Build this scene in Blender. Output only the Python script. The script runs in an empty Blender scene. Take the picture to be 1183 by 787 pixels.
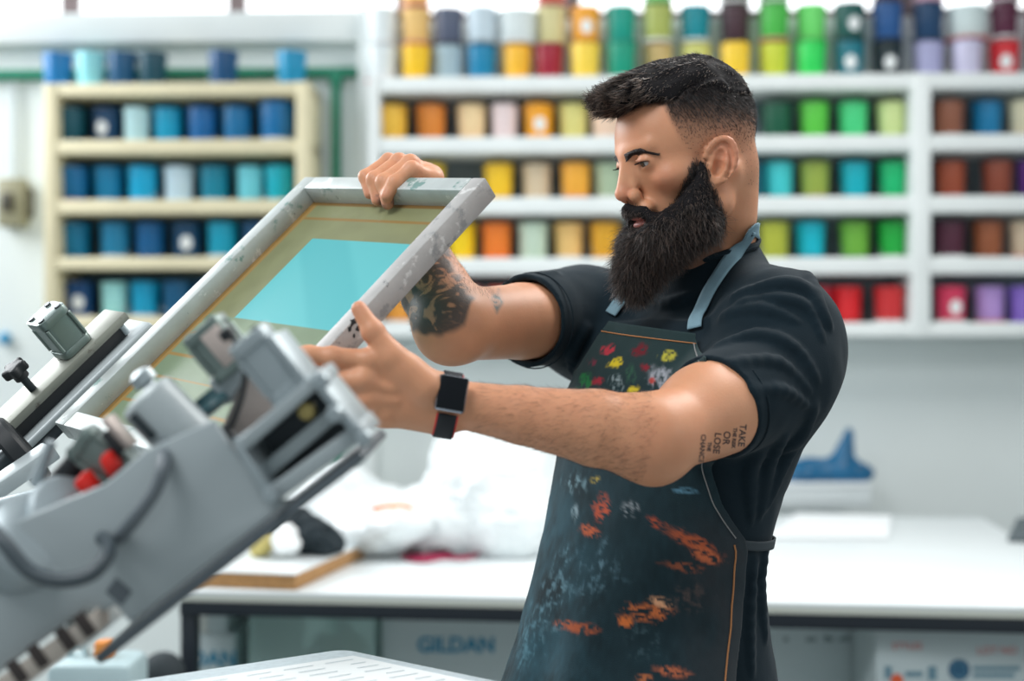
QUICK = False
import bpy, bmesh, math, random
import numpy as np
from mathutils import Vector, Matrix
from mathutils.bvhtree import BVHTree

SC = bpy.context.scene
COL = SC.collection
FPX, CX, CY, CAMZ = 1643.0, 591.5, 393.5, 1.45


def P(px, py, d):
    """point at depth d seen at frame position px, py"""
    return Vector(((px - CX) / FPX * d, d, CAMZ - (py - CY) / FPX * d))


def proj(p):
    return (CX + p[0] / p[1] * FPX, CY - (p[2] - CAMZ) / p[1] * FPX)


# ------------------------------------------------------------ colours / materials
def s2l(c):
    out = []
    for v in c:
        v = v / 255.0
        out.append(v / 12.92 if v <= 0.04045 else ((v + 0.055) / 1.055) ** 2.4)
    return tuple(out)


MATS = {}


def mat(name, rgb=(200, 200, 200), rough=0.6, metal=0.0, var=0.0, vscale=12.0, bump=0.0, bscale=60.0,
        attr=None, objcol=False, spots=None, spec=0.5, trans=0.0, sss=0.0, stretch=None, sheen=0.0):
    if name in MATS:
        return MATS[name]
    m = bpy.data.materials.new(name)
    m.use_nodes = True
    nt = m.node_tree
    N, L = nt.nodes, nt.links
    bs = N['Principled BSDF']
    bs.inputs['Roughness'].default_value = rough
    bs.inputs['Metallic'].default_value = metal
    bs.inputs['Specular IOR Level'].default_value = spec
    if sheen:
        bs.inputs['Sheen Weight'].default_value = sheen
        bs.inputs['Sheen Roughness'].default_value = 0.5
    if trans:
        bs.inputs['Transmission Weight'].default_value = trans
    if sss:
        bs.inputs['Subsurface Weight'].default_value = sss
        bs.inputs['Subsurface Radius'].default_value = (1.0, 0.35, 0.2)
        bs.inputs['Subsurface Scale'].default_value = 0.006
    tc = N.new('ShaderNodeTexCoord')
    vec = tc.outputs['Object']
    if stretch:
        mp = N.new('ShaderNodeMapping')
        mp.inputs['Scale'].default_value = stretch
        L.new(vec, mp.inputs['Vector'])
        vec = mp.outputs['Vector']
    if attr:
        a = N.new('ShaderNodeAttribute')
        a.attribute_name = attr
        col = a.outputs['Color']
    elif objcol:
        a = N.new('ShaderNodeObjectInfo')
        col = a.outputs['Color']
    else:
        a = N.new('ShaderNodeRGB')
        a.outputs[0].default_value = s2l(rgb) + (1,)
        col = a.outputs[0]
    if var:
        nz = N.new('ShaderNodeTexNoise')
        nz.inputs['Scale'].default_value = vscale
        nz.inputs['Detail'].default_value = 5
        L.new(vec, nz.inputs['Vector'])
        rmp = N.new('ShaderNodeMapRange')
        rmp.inputs[1].default_value = 0.3
        rmp.inputs[2].default_value = 0.7
        rmp.inputs[3].default_value = 1 - var
        rmp.inputs[4].default_value = 1 + var * 0.5
        L.new(nz.outputs['Fac'], rmp.inputs[0])
        mx = N.new('ShaderNodeVectorMath')
        mx.operation = 'SCALE'
        L.new(col, mx.inputs[0])
        L.new(rmp.outputs[0], mx.inputs['Scale'])
        col = mx.outputs[0]
    if spots:
        for (srgb, sc, thr, st) in spots:
            n2 = N.new('ShaderNodeTexNoise')
            n2.inputs['Scale'].default_value = sc
            n2.inputs['Detail'].default_value = 6
            n2.inputs['Roughness'].default_value = 0.65
            mp2 = N.new('ShaderNodeMapping')
            mp2.inputs['Scale'].default_value = st
            mp2.inputs['Location'].default_value = (sc * 0.37, thr * 3, sc * .11)
            L.new(tc.outputs['Object'], mp2.inputs['Vector'])
            L.new(mp2.outputs['Vector'], n2.inputs['Vector'])
            r2 = N.new('ShaderNodeMapRange')
            r2.inputs[1].default_value = thr
            r2.inputs[2].default_value = thr + 0.05
            L.new(n2.outputs['Fac'], r2.inputs[0])
            mm = N.new('ShaderNodeMix')
            mm.data_type = 'RGBA'
            L.new(r2.outputs[0], mm.inputs['Factor'])
            L.new(col, mm.inputs[6])
            mm.inputs[7].default_value = s2l(srgb) + (1,)
            col = mm.outputs[2]
    L.new(col, bs.inputs['Base Color'])
    if bump:
        nb = N.new('ShaderNodeTexNoise')
        nb.inputs['Scale'].default_value = bscale
        nb.inputs['Detail'].default_value = 4
        L.new(vec, nb.inputs['Vector'])
        bp = N.new('ShaderNodeBump')
        bp.inputs['Strength'].default_value = bump
        bp.inputs['Distance'].default_value = 0.002
        L.new(nb.outputs['Fac'], bp.inputs['Height'])
        L.new(bp.outputs['Normal'], bs.inputs['Normal'])
    MATS[name] = m
    return m


# ------------------------------------------------------------ object helpers
def tag(o, label=None, cat=None, group=None, kind=None):
    if label:
        o['label'] = label
    if cat:
        o['category'] = cat
    if group:
        o['group'] = group
    if kind:
        o['kind'] = kind
    return o


def empty(name, loc, label=None, cat=None, group=None):
    o = bpy.data.objects.new(name, None)
    o.empty_display_size = 0.05
    COL.objects.link(o)
    o.location = loc
    return tag(o, label, cat, group)


def origin_of(o):
    v = Vector((0, 0, 0))
    while o is not None:
        v += o.location
        o = o.parent
    return v


def perp(d):
    d = Vector(d).normalized()
    a = Vector((0, 0, 1)) if abs(d.z) < 0.9 else Vector((1, 0, 0))
    x = d.cross(a).normalized()
    return x, d.cross(x).normalized()


class MB:
    """collects shapes in world space into one mesh"""

    def __init__(self):
        self.bm = bmesh.new()

    def _merge(self, b2):
        me = bpy.data.meshes.new('tmp')
        b2.to_mesh(me)
        b2.free()
        self.bm.from_mesh(me)
        bpy.data.meshes.remove(me)

    def hexa(self, c, half, axes=None, bev=0.0, seg=2):
        if axes is None:
            axes = (Vector((1, 0, 0)), Vector((0, 1, 0)), Vector((0, 0, 1)))
        b = bmesh.new()
        vs = []
        for sz in (-1, 1):
            for sy in (-1, 1):
                for sx in (-1, 1):
                    vs.append(b.verts.new(Vector(c) + axes[0] * (sx * half[0]) + axes[1] * (sy * half[1]) + axes[2] * (sz * half[2])))
        for f in ((0, 1, 3, 2), (4, 6, 7, 5), (0, 4, 5, 1), (2, 3, 7, 6), (0, 2, 6, 4), (1, 5, 7, 3)):
            b.faces.new([vs[i] for i in f])
        bmesh.ops.recalc_face_normals(b, faces=b.faces)
        if bev:
            bmesh.ops.bevel(b, geom=list(b.edges), offset=bev, segments=seg, affect='EDGES', profile=0.5)
        self._merge(b)
        return self

    def box(self, x0, x1, y0, y1, z0, z1, bev=0.0):
        return self.hexa(((x0 + x1) / 2, (y0 + y1) / 2, (z0 + z1) / 2), (abs(x1 - x0) / 2, abs(y1 - y0) / 2, abs(z1 - z0) / 2), None, bev)

    def prism(self, pts, ext, bev=0.0, seg=2):
        b = bmesh.new()
        ext = Vector(ext)
        lo = [b.verts.new(Vector(p)) for p in pts]
        hi = [b.verts.new(Vector(p) + ext) for p in pts]
        n = len(pts)
        b.faces.new(lo)
        b.faces.new(hi[::-1])
        for i in range(n):
            b.faces.new((lo[i], hi[i], hi[(i + 1) % n], lo[(i + 1) % n]))
        bmesh.ops.recalc_face_normals(b, faces=b.faces)
        if bev:
            bmesh.ops.bevel(b, geom=list(b.edges), offset=bev, segments=seg, affect='EDGES', profile=0.5)
        self._merge(b)
        return self

    def tube(self, pts, r, n=10, closed=False, caps=True):
        pts = [Vector(p) for p in pts]
        m = len(pts)
        rs = r if isinstance(r, (list, tuple)) else [r] * m
        b = bmesh.new()
        rings = []
        x = None
        for i, p in enumerate(pts):
            if closed:
                t = (pts[(i + 1) % m] - pts[i - 1])
            else:
                t = pts[min(i + 1, m - 1)] - pts[max(i - 1, 0)]
            t.normalize()
            if x is None:
                x, y = perp(t)
            else:
                x = (x - t * x.dot(t)).normalized()
            y = t.cross(x)
            rings.append([b.verts.new(p + (x * math.cos(2 * math.pi * k / n) + y * math.sin(2 * math.pi * k / n)) * rs[i]) for k in range(n)])
        for i in range(m if closed else m - 1):
            a, c = rings[i], rings[(i + 1) % m]
            for k in range(n):
                b.faces.new((a[k], a[(k + 1) % n], c[(k + 1) % n], c[k]))
        if caps and not closed:
            b.faces.new(rings[0][::-1])
            b.faces.new(rings[-1])
        bmesh.ops.recalc_face_normals(b, faces=b.faces)
        self._merge(b)
        return self

    def lathe(self, base, axis, prof, n=28, refx=None):
        """prof: list of (radius, height along axis)"""
        axis = Vector(axis).normalized()
        x, y = perp(axis)
        b = bmesh.new()
        rings = []
        for r, h in prof:
            if r < 1e-6:
                rings.append([b.verts.new(Vector(base) + axis * h)])
            else:
                rings.append([b.verts.new(Vector(base) + axis * h + (x * math.cos(2 * math.pi * k / n) + y * math.sin(2 * math.pi * k / n)) * r) for k in range(n)])
        for a, c in zip(rings[:-1], rings[1:]):
            if len(a) == 1 and len(c) == 1:
                continue
            for k in range(n):
                if len(a) == 1:
                    b.faces.new((a[0], c[k], c[(k + 1) % n]))
                elif len(c) == 1:
                    b.faces.new((a[k], a[(k + 1) % n], c[0]))
                else:
                    b.faces.new((a[k], a[(k + 1) % n], c[(k + 1) % n], c[k]))
        bmesh.ops.recalc_face_normals(b, faces=b.faces)
        self._merge(b)
        return self

    def cyl(self, a, b, r, n=24, bev=0.0):
        a, b = Vector(a), Vector(b)
        h = (b - a).length
        e = bev or min(r, h) * 0.08
        return self.lathe(a, b - a, [(0, 0), (r - e, 0), (r, e), (r, h - e), (r - e, h), (0, h)], n)

    def build(self, name, material, parent=None, smooth=35, label=None):
        me = bpy.data.meshes.new(name)
        o0 = origin_of(parent) if parent is not None else Vector((0, 0, 0))
        if parent is None:
            # origin at the base centre
            zs = [v.co.z for v in self.bm.verts]
            xs = [v.co.x for v in self.bm.verts]
            ys = [v.co.y for v in self.bm.verts]
            o0 = Vector(((min(xs) + max(xs)) / 2, (min(ys) + max(ys)) / 2, min(zs)))
        bmesh.ops.translate(self.bm, verts=self.bm.verts, vec=-o0)
        self.bm.to_mesh(me)
        self.bm.free()
        o = bpy.data.objects.new(name, me)
        COL.objects.link(o)
        me.materials.append(material)
        if smooth:
            me.shade_smooth()
            try:
                me.set_sharp_from_angle(angle=math.radians(smooth))
            except Exception:
                pass
        if parent is not None:
            o.parent = parent
        else:
            o.location = o0
        if label:
            o['label'] = label
        return o


def spline(pts, n=8):
    """Catmull-Rom through points"""
    pts = [Vector(p) for p in pts]
    out = []
    for i in range(len(pts) - 1):
        p0, p1, p2, p3 = pts[max(i - 1, 0)], pts[i], pts[i + 1], pts[min(i + 2, len(pts) - 1)]
        for k in range(n):
            t = k / n
            out.append(0.5 * ((2 * p1) + (p2 - p0) * t + (2 * p0 - 5 * p1 + 4 * p2 - p3) * t * t + (3 * p1 - p0 - 3 * p2 + p3) * t ** 3))
    out.append(pts[-1])
    return out


def text_obj(name, body, size, loc, right, up, material, parent, font_extrude=0.0004, align='CENTER', bold=0.0):
    """raised lettering lying in the plane right/up at world loc"""
    cu = bpy.data.curves.new(name, 'FONT')
    cu.body = body
    cu.size = size
    cu.extrude = font_extrude
    cu.offset = bold
    cu.align_x = align
    cu.align_y = 'CENTER'
    tmp = bpy.data.objects.new(name, cu)
    COL.objects.link(tmp)
    dg = bpy.context.evaluated_depsgraph_get()
    me = bpy.data.meshes.new_from_object(tmp.evaluated_get(dg))
    bpy.data.objects.remove(tmp)
    bpy.data.curves.remove(cu)
    right, up = Vector(right).normalized(), Vector(up).normalized()
    nrm = right.cross(up)
    o0 = origin_of(parent) if parent is not None else Vector((0, 0, 0))
    for v in me.vertices:
        c = v.co
        v.co = Vector(loc) + right * c.x + up * c.y + nrm * c.z - o0
    o = bpy.data.objects.new(name, me)
    COL.objects.link(o)
    me.materials.clear()
    me.materials.append(material)
    if parent is not None:
        o.parent = parent
    return o


# ------------------------------------------------------------ implicit-surface modelling
def vnoise(p, seed=0):
    """smooth value noise, p (n,3) -> about -1..1"""
    i = np.floor(p).astype(np.int64)
    f = (p - i).astype(np.float32)
    f = f * f * (3 - 2 * f)

    def h(ix, iy, iz):
        n = (ix * 374761393 + iy * 668265263 + iz * 2147483647 + seed * 974711) & 0x7fffffff
        n = ((n ^ (n >> 13)) * 1274126177) & 0x7fffffff
        n = (n ^ (n >> 16)) & 0xffff
        return n.astype(np.float32) / 32767.5 - 1
    x, y, z = i[:, 0], i[:, 1], i[:, 2]
    fx, fy, fz = f[:, 0], f[:, 1], f[:, 2]
    r = 0
    for dx in (0, 1):
        for dy in (0, 1):
            for dz in (0, 1):
                w = (fx if dx else 1 - fx) * (fy if dy else 1 - fy) * (fz if dz else 1 - fz)
                r = r + w * h(x + dx, y + dy, z + dz)
    return r


def fbm(p, seed=0, oct=4):
    r, a, t = 0, 1.0, 0.0
    for o in range(oct):
        r = r + a * vnoise(p * (2 ** o) + o * 17.3, seed + o)
        t += a
        a *= 0.5
    return r / t


def A3(v):
    return np.array([v[0], v[1], v[2]], dtype=np.float32)


class Field:
    def __init__(self):
        self.pr = []   # (fn, centre, radius, op, k)

    def add(self, fn, c, r, op='u', k=0.0):
        self.pr.append((fn, A3(c), float(r), op, float(k)))
        return self

    def cone(self, a, b, ra, rb, k=0.0, op='u'):
        a, b = A3(a), A3(b)
        ba = b - a
        L2 = max(float(ba @ ba), 1e-9)

        def fn(p):
            q = p - a
            t = np.clip((q @ ba) / L2, 0, 1)
            d = q - t[:, None] * ba
            return np.sqrt((d * d).sum(1)) - (ra + (rb - ra) * t)
        return self.add(fn, (a + b) / 2, math.sqrt(L2) / 2 + max(ra, rb), op, k)

    def chain(self, pts, rs, k=0.0, op='u'):
        """tapered limb through several joints"""
        for i in range(len(pts) - 1):
            self.cone(pts[i], pts[i + 1], rs[i], rs[i + 1], k if i == 0 else min(k, 0.006), op)
        return self

    def ball(self, c, r, k=0.0, op='u'):
        c = A3(c)
        return self.add(lambda p: np.sqrt(((p - c) ** 2).sum(1)) - r, c, r, op, k)

    def ell(self, c, r, axes=None, k=0.0, op='u'):
        c = A3(c)
        r = A3(r)
        R = np.eye(3, dtype=np.float32) if axes is None else np.array([A3(a) for a in axes], dtype=np.float32).T

        def fn(p):
            q = (p - c) @ R
            k0 = np.sqrt(((q / r) ** 2).sum(1))
            k1 = np.sqrt(((q / (r * r)) ** 2).sum(1))
            return k0 * (k0 - 1) / np.maximum(k1, 1e-6)
        return self.add(fn, c, float(r.max()), op, k)

    def plane(self, c, n, k=0.0):
        """keep only what lies behind the plane"""
        c, n = A3(c), A3(n)
        n = n / np.linalg.norm(n)
        return self.add(lambda p: (p - c) @ n, c, 1e9, 'i', k)

    def __call__(self, p, bc=None, br=None):
        d = np.full(len(p), 9.0, dtype=np.float32)
        for fn, c, r, op, k in self.pr:
            if bc is not None and op != 'i':
                g = float(np.linalg.norm(bc - c)) - r - br
                if g > (k + 0.01 if op in 's' else k + 0.06):
                    continue
            e = fn(p)
            if op == 'u':
                if k > 0:
                    h = np.clip(0.5 + 0.5 * (d - e) / k, 0, 1)
                    d = d + (e - d) * h - k * h * (1 - h)
                else:
                    d = np.minimum(d, e)
            elif op == 's':
                if k > 0:
                    h = np.clip(0.5 - 0.5 * (d + e) / k, 0, 1)
                    d = d + (-e - d) * h + k * h * (1 - h)
                else:
                    d = np.maximum(d, -e)
            elif op == 'i':
                if k > 0:
                    h = np.clip(0.5 - 0.5 * (d - e) / k, 0, 1)
                    d = d + (e - d) * (1 - h) + k * h * (1 - h) if False else np.maximum(d, e)
                else:
                    d = np.maximum(d, e)
            elif op == 'd':      # displacement
                d = d + e
        return d


_EDG = []
for _ax in range(3):
    for _b in (0, 1):
        for _c in (0, 1):
            o1 = [0, 0, 0]
            o1[(_ax + 1) % 3] = _b
            o1[(_ax + 2) % 3] = _c
            o2 = list(o1)
            o2[_ax] = 1
            _EDG.append((tuple(o1), tuple(o2)))


def surface(fld, lo, hi, h, B=24, slack=1.8):
    """mesh the zero set of a field: verts (n,3), quads (m,4)"""
    lo = np.array(lo, dtype=np.float64)
    dims = np.ceil((np.array(hi) - lo) / h).astype(int) + 2
    nb = np.ceil(dims / B).astype(int)
    BIG = np.int64(4096)
    ids, pos, quads = [], [], []
    gi = np.stack(np.meshgrid(np.arange(B + 1), np.arange(B + 1), np.arange(B + 1), indexing='ij'), -1)
    flat = gi.reshape(-1, 3)
    half = B * h * math.sqrt(3) / 2
    # coarse pass
    cen = np.stack(np.meshgrid(*[np.arange(n) for n in nb], indexing='ij'), -1).reshape(-1, 3)
    cw = (lo + (cen * B + B / 2) * h).astype(np.float32)
    dc = fld(cw)
    act = cen[np.abs(dc) < half * slack + 0.004]
    for bidx in act:
        o = bidx * B
        p = (lo + (flat + o) * h).astype(np.float32)
        bc = (lo + (o + B / 2) * h).astype(np.float32)
        d = fld(p, bc, half).reshape(B + 1, B + 1, B + 1)
        ins = d < 0
        if ins.all() or not ins.any():
            continue
        c8 = [ins[a:B + a, b:B + b, c:B + c] for a in (0, 1) for b in (0, 1) for c in (0, 1)]
        s = sum(x.astype(np.int8) for x in c8)
        cells = np.argwhere((s > 0) & (s < 8))
        if len(cells):
            acc = np.zeros((len(cells), 3))
            cnt = np.zeros(len(cells))
            for o1, o2 in _EDG:
                a = d[cells[:, 0] + o1[0], cells[:, 1] + o1[1], cells[:, 2] + o1[2]]
                b = d[cells[:, 0] + o2[0], cells[:, 1] + o2[1], cells[:, 2] + o2[2]]
                mk = (a < 0) != (b < 0)
                t = np.where(mk, a / np.where(mk, a - b, 1), 0)
                for ax in range(3):
                    acc[:, ax] += np.where(mk, o1[ax] + t * (o2[ax] - o1[ax]), 0)
                cnt += mk
            v = acc / cnt[:, None] + cells + o
            g = cells + o
            ids.append((g[:, 0] * BIG + g[:, 1]) * BIG + g[:, 2])
            pos.append(lo + v * h)
        for ax in range(3):
            sl1 = [slice(0, B)] * 3
            sl2 = [slice(0, B)] * 3
            sl2[ax] = slice(1, B + 1)
            a, b = ins[tuple(sl1)], ins[tuple(sl2)]
            e = np.argwhere(a != b)
            if not len(e):
                continue
            fl = a[e[:, 0], e[:, 1], e[:, 2]]
            u, w = (ax + 1) % 3, (ax + 2) % 3
            g = e + o
            q = []
            for du, dw in ((0, 0), (-1, 0), (-1, -1), (0, -1)):
                gg = g.copy()
                gg[:, u] += du
                gg[:, w] += dw
                q.append((gg[:, 0] * BIG + gg[:, 1]) * BIG + gg[:, 2])
            q = np.stack(q, 1)
            q[~fl] = q[~fl][:, ::-1]
            quads.append(q)
    ids = np.concatenate(ids)
    pos = np.concatenate(pos)
    quads = np.concatenate(quads)
    order = np.argsort(ids)
    ids, pos = ids[order], pos[order]
    k = np.searchsorted(ids, quads)
    k = np.clip(k, 0, len(ids) - 1)
    ok = (ids[k] == quads).all(1)
    fc = k[ok]
    a, b, c = pos[fc[:, 0]], pos[fc[:, 1]], pos[fc[:, 2]]
    d_ = pos[fc[:, 3]]
    vol = (a * np.cross(b, c)).sum() + (a * np.cross(c, d_)).sum()
    return pos, (fc if vol > 0 else fc[:, ::-1])


def np_mesh(name, V, Fq, material, parent=None, colors=None, label=None, smooth=True):
    V = np.asarray(V, dtype=np.float64)
    if parent is not None:
        o0 = np.array(origin_of(parent))
    else:
        mn, mx = V.min(0), V.max(0)
        o0 = np.array([(mn[0] + mx[0]) / 2, (mn[1] + mx[1]) / 2, mn[2]])
    me = bpy.data.meshes.new(name)
    Fq = np.asarray(Fq)
    n, m = len(V), len(Fq)
    w = Fq.shape[1]
    me.vertices.add(n)
    me.vertices.foreach_set('co', (V - o0).astype(np.float32).ravel())
    me.loops.add(m * w)
    me.loops.foreach_set('vertex_index', Fq.astype(np.int32).ravel())
    me.polygons.add(m)
    me.polygons.foreach_set('loop_start', np.arange(0, m * w, w, dtype=np.int32))
    me.polygons.foreach_set('loop_total', np.full(m, w, dtype=np.int32))
    me.polygons.foreach_set('use_smooth', np.full(m, bool(smooth)))
    me.update(calc_edges=True)
    me.validate()
    if colors is not None:
        ca = me.color_attributes.new('Col', 'FLOAT_COLOR', 'POINT')
        c4 = np.ones((n, 4), dtype=np.float32)
        c4[:, :3] = colors
        ca.data.foreach_set('color', c4.ravel())
    me.materials.append(material)
    o = bpy.data.objects.new(name, me)
    COL.objects.link(o)
    if parent is not None:
        o.parent = parent
    else:
        o.location = o0
    if label:
        o['label'] = label
    return o


def fieldobj(name, fld, lo, hi, h, material, parent=None, label=None, colors=None):
    V, Q = surface(fld, lo, hi, h)
    return np_mesh(name, V, Q, material, parent, colors(V) if colors else None, label)


# ------------------------------------------------------------ view settings, camera, world
SC.view_settings.view_transform = 'Standard'
SC.view_settings.look = 'None'
SC.view_settings.gamma = 1
SC.view_settings.use_curve_mapping = False
SC.view_settings.exposure = -0.10
cam = bpy.data.cameras.new('camera')
cam.sensor_width = 36
cam.lens = FPX * 36 / 1183
cam.dof.use_dof = True
cam.dof.focus_distance = 1.80
cam.dof.aperture_fstop = cam.lens / 23.0
cam.clip_start = 0.05
camo = bpy.data.objects.new('camera', cam)
COL.objects.link(camo)
camo.location = (0, 0, CAMZ)
camo.rotation_euler = (math.pi / 2, 0, 0)
SC.camera = camo
# ============================================================ light
W = bpy.data.worlds.new('daylight')
SC.world = W
W.use_nodes = True
_bg = W.node_tree.nodes['Background']
_bg.inputs[0].default_value = (0.83, 0.95, 1.0, 1)
_bg.inputs[1].default_value = 0.48


def area(name, loc, target, sx, sy, power, color=(1, 1, 1)):
    l = bpy.data.lights.new(name, 'AREA')
    l.shape = 'RECTANGLE'
    l.size, l.size_y = sx, sy
    l.energy = power
    l.color = color
    o = bpy.data.objects.new(name, l)
    COL.objects.link(o)
    o.location = loc
    d = Vector(target) - Vector(loc)
    o.rotation_euler = d.to_track_quat('-Z', 'Y').to_euler()
    return o


# area lights: windows on both sides of the hall, light from above
area('window_light_side', (-3.4, 4.3, 3.1), (0.1, 2.0, 1.3), 2.6, 1.6, 170, (0.95, 0.98, 1.0))
area('ceiling_light_hall', (1.6, 2.9, 3.7), (0.3, 2.1, 1.3), 1.8, 1.2, 92, (1.0, 0.98, 0.95))
area('window_light_end', (3.2, 0.4, 2.6), (0.3, 1.9, 1.4), 1.8, 1.6, 20, (1.0, 0.96, 0.92))

area('added_light_press', (-1.3, 0.5, 3.4), (-0.2, 1.75, 1.4), 1.3, 1.0, 50, (0.97, 0.99, 1.0))  # lamp added above the press to brighten the screen rails

# ============================================================ room shell
KW, DW = 0.040, 5.28            # the back wall runs Y + KW*X = DW
_a = math.atan(KW)
ES = Vector((math.cos(_a), -math.sin(_a), 0))     # along the wall to the right
ET = Vector((-math.sin(_a), -math.cos(_a), 0))    # out of the wall towards the room
EZ = Vector((0, 0, 1))
WO = Vector((0, DW, 0))


def wp(px, py, t):
    """point seen at px,py lying t metres in front of the back wall"""
    a = (px - CX) / FPX
    Y = (DW - t / math.cos(_a)) / (1 + KW * a)
    return Vector((a * Y, Y, CAMZ - (py - CY) / FPX * Y))


def wst(v):
    q = v - WO
    return q.dot(ES), q.dot(ET), q.z


def wbox(mb, s0, s1, t0, t1, z0, z1, bev=0.0):
    c = WO + ES * ((s0 + s1) / 2) + ET * ((t0 + t1) / 2) + EZ * ((z0 + z1) / 2)
    return mb.hexa(c, (abs(s1 - s0) / 2, abs(t1 - t0) / 2, abs(z1 - z0) / 2), (ES, ET, EZ), bev)


WALL = mat('painted_wall', (226, 233, 232), 0.75, var=0.05, vscale=1.5, bump=0.05, bscale=30)
BEAMM = mat('white_beam_paint', (225, 231, 230), 0.6, var=0.05, vscale=4)
FLOORM = mat('concrete_floor', (150, 155, 155), 0.5, var=0.12, vscale=2.5)
GREENP = mat('green_pipe_paint', (20, 130, 100), 0.45, var=0.08)
zbeam0 = wp(200, 48, 0.1).z
zbeam1 = wp(200, 13, 0.1).z
zwin0 = zbeam1
zwin1 = zwin0 + 1.1
mb = MB()
wbox(mb, -5.0, 5.0, -0.25, 0.0, 0.0, zwin0 - 0.02)
tag(mb.build('wall_back', WALL), kind='structure')
mb = MB()
wbox(mb, -5.0, 5.0, -0.25, 0.0, zwin1, zwin1 + 0.5)
tag(mb.build('wall_back_upper', WALL), kind='structure')
mb = MB()
mb.box(-6, 6, -2.5, 5.9, -0.1, 0.0)
tag(mb.build('floor', FLOORM), kind='structure')
mb = MB()
s_r = wst(wp(413, 30, 0.1))[0]
wbox(mb, -5.0, s_r, 0.001, 0.09, zbeam0, zbeam1, 0.006)
tag(mb.build('trim_1', BEAMM), kind='structure')
mb = MB()
s_l = s_r + 0.003
wbox(mb, s_l, s_l + 0.062, 0.001, 0.10, 0.0, wp(420, 8, 0.1).z, 0.006)
tag(mb.build('trim_2', BEAMM), kind='structure')
# window band with mullions
FR = mat('window_frame_paint', (120, 105, 105), 0.5)
glassm = bpy.data.materials.new('window_glass')
glassm.use_nodes = True
_n = glassm.node_tree
_n.nodes.clear()
_o = _n.nodes.new('ShaderNodeOutputMaterial')
_t = _n.nodes.new('ShaderNodeBsdfTransparent')
_t.inputs[0].default_value = (0.97, 0.98, 0.98, 1)
_g = _n.nodes.new('ShaderNodeEmission')
_g.inputs['Color'].default_value = (0.95, 0.98, 1.0, 1)
_g.inputs['Strength'].default_value = 2.6
_m = _n.nodes.new('ShaderNodeMixShader')
_m.inputs[0].default_value = 0.75
_n.links.new(_t.outputs[0], _m.inputs[1])
_n.links.new(_g.outputs[0], _m.inputs[2])
_n.links.new(_m.outputs[0], _o.inputs[0])
mull = [wst(wp(x, 5, 0.0))[0] for x in (-313, -118, 77, 271, 466, 660, 855, 1050, 1245, 1440)]
for i in range(len(mull) - 1):
    e = empty('window_%d' % (i + 1), WO + ES * ((mull[i] + mull[i + 1]) / 2) + EZ * zwin0)
    tag(e, kind='structure')
    mb = MB()
    for s in (mull[i] + 0.016, mull[i + 1] - 0.016):
        wbox(mb, s - 0.0155, s + 0.0155, -0.10, -0.03, zwin0, zwin1)
    wbox(mb, mull[i] + 0.032, mull[i + 1] - 0.032, -0.10, -0.03, zwin0 - 0.015, zwin0 + 0.012)
    wbox(mb, mull[i] + 0.032, mull[i + 1] - 0.032, -0.10, -0.03, zwin1 - 0.03, zwin1)
    mb.build('window_frame', FR, e)
    mb = MB()
    wbox(mb, mull[i] + 0.03, mull[i + 1] - 0.03, -0.07, -0.064, zwin0 + 0.01, zwin1 - 0.03)
    mb.build('window_pane', glassm, e)

# green service pipe with its drop
mb = MB()
zp = wp(200, 84, 0.05).z
mb.cyl(WO + ES * -3.5 + ET * 0.03 + EZ * zp, WO + ES * (s_r - 0.01) + ET * 0.03 + EZ * zp, 0.020)
sd = wst(wp(388, 100, 0.03))[0]
mb.cyl(WO + ES * sd + ET * 0.03 + EZ * zp, WO + ES * sd + ET * 0.03 + EZ * 0.0, 0.017)
mb.lathe(WO + ES * sd + ET * 0.03 + EZ * (zp - 0.05), EZ, [(0.0165, 0), (0.025, 0.002), (0.025, 0.06), (0.0165, 0.062)])
tag(mb.build('service_pipe', GREENP), 'green pipe running along the wall above the cream shelf unit and dropping beside it', 'pipe')

# switch box with conduit at the far left
BOXM = mat('switch_box_plastic', (150, 146, 120), 0.5, var=0.08)
DARK = mat('dark_plastic', (38, 44, 48), 0.5)
q = wp(20, 234, 0.0)
sx, _, zx = wst(q)
e = empty('switch_box', q - EZ * 0.1, 'olive beige electrical switch box on the wall left of the cream shelf unit', 'switch box')
mb = MB()
wbox(mb, sx - 0.055, sx + 0.05, 0.001, 0.07, zx - 0.095, zx + 0.085, 0.012)
mb.build('housing', BOXM, e)
mb = MB()
wbox(mb, sx - 0.03, sx + 0.012, 0.071, 0.082, zx - 0.04, zx + 0.03, 0.004)
mb.build('cover_plate', mat('switch_cover', (86, 80, 66), 0.5), e)
mb = MB()
mb.cyl(WO + ES * (sx - 0.008) + ET * 0.084 + EZ * (zx - 0.005), WO + ES * (sx - 0.008) + ET * 0.10 + EZ * (zx - 0.005), 0.012)
mb.build('rotary_switch', DARK, e)
mb = MB()
wbox(mb, sx + 0.03, sx + 0.0665, 0.001, 0.05, zx - 0.06, zx + 0.05, 0.005)
mb.build('side_cover', mat('switch_side', (92, 90, 78), 0.5), e)
mb = MB()
mb.cyl(WO + ES * (sx - 0.005) + ET * 0.02 + EZ * (zx + 0.085), WO + ES * (sx - 0.005) + ET * 0.02 + EZ * (zp - 0.022), 0.009)
mb.build('conduit', mat('conduit_grey', (190, 198, 200), 0.5), e)
# small blue wall plug
q = wp(7, 391, 0.0)
mb = MB()
mb.lathe(q, ET, [(0, 0.001), (0.022, 0.001), (0.024, 0.006), (0.02, 0.03), (0.012, 0.034), (0, 0.034)], 20)
tag(mb.build('wall_plug', mat('plug_blue', (60, 150, 195), 0.4)), 'small blue round plug on the wall at the far left above the press', 'wall plug')

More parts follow.
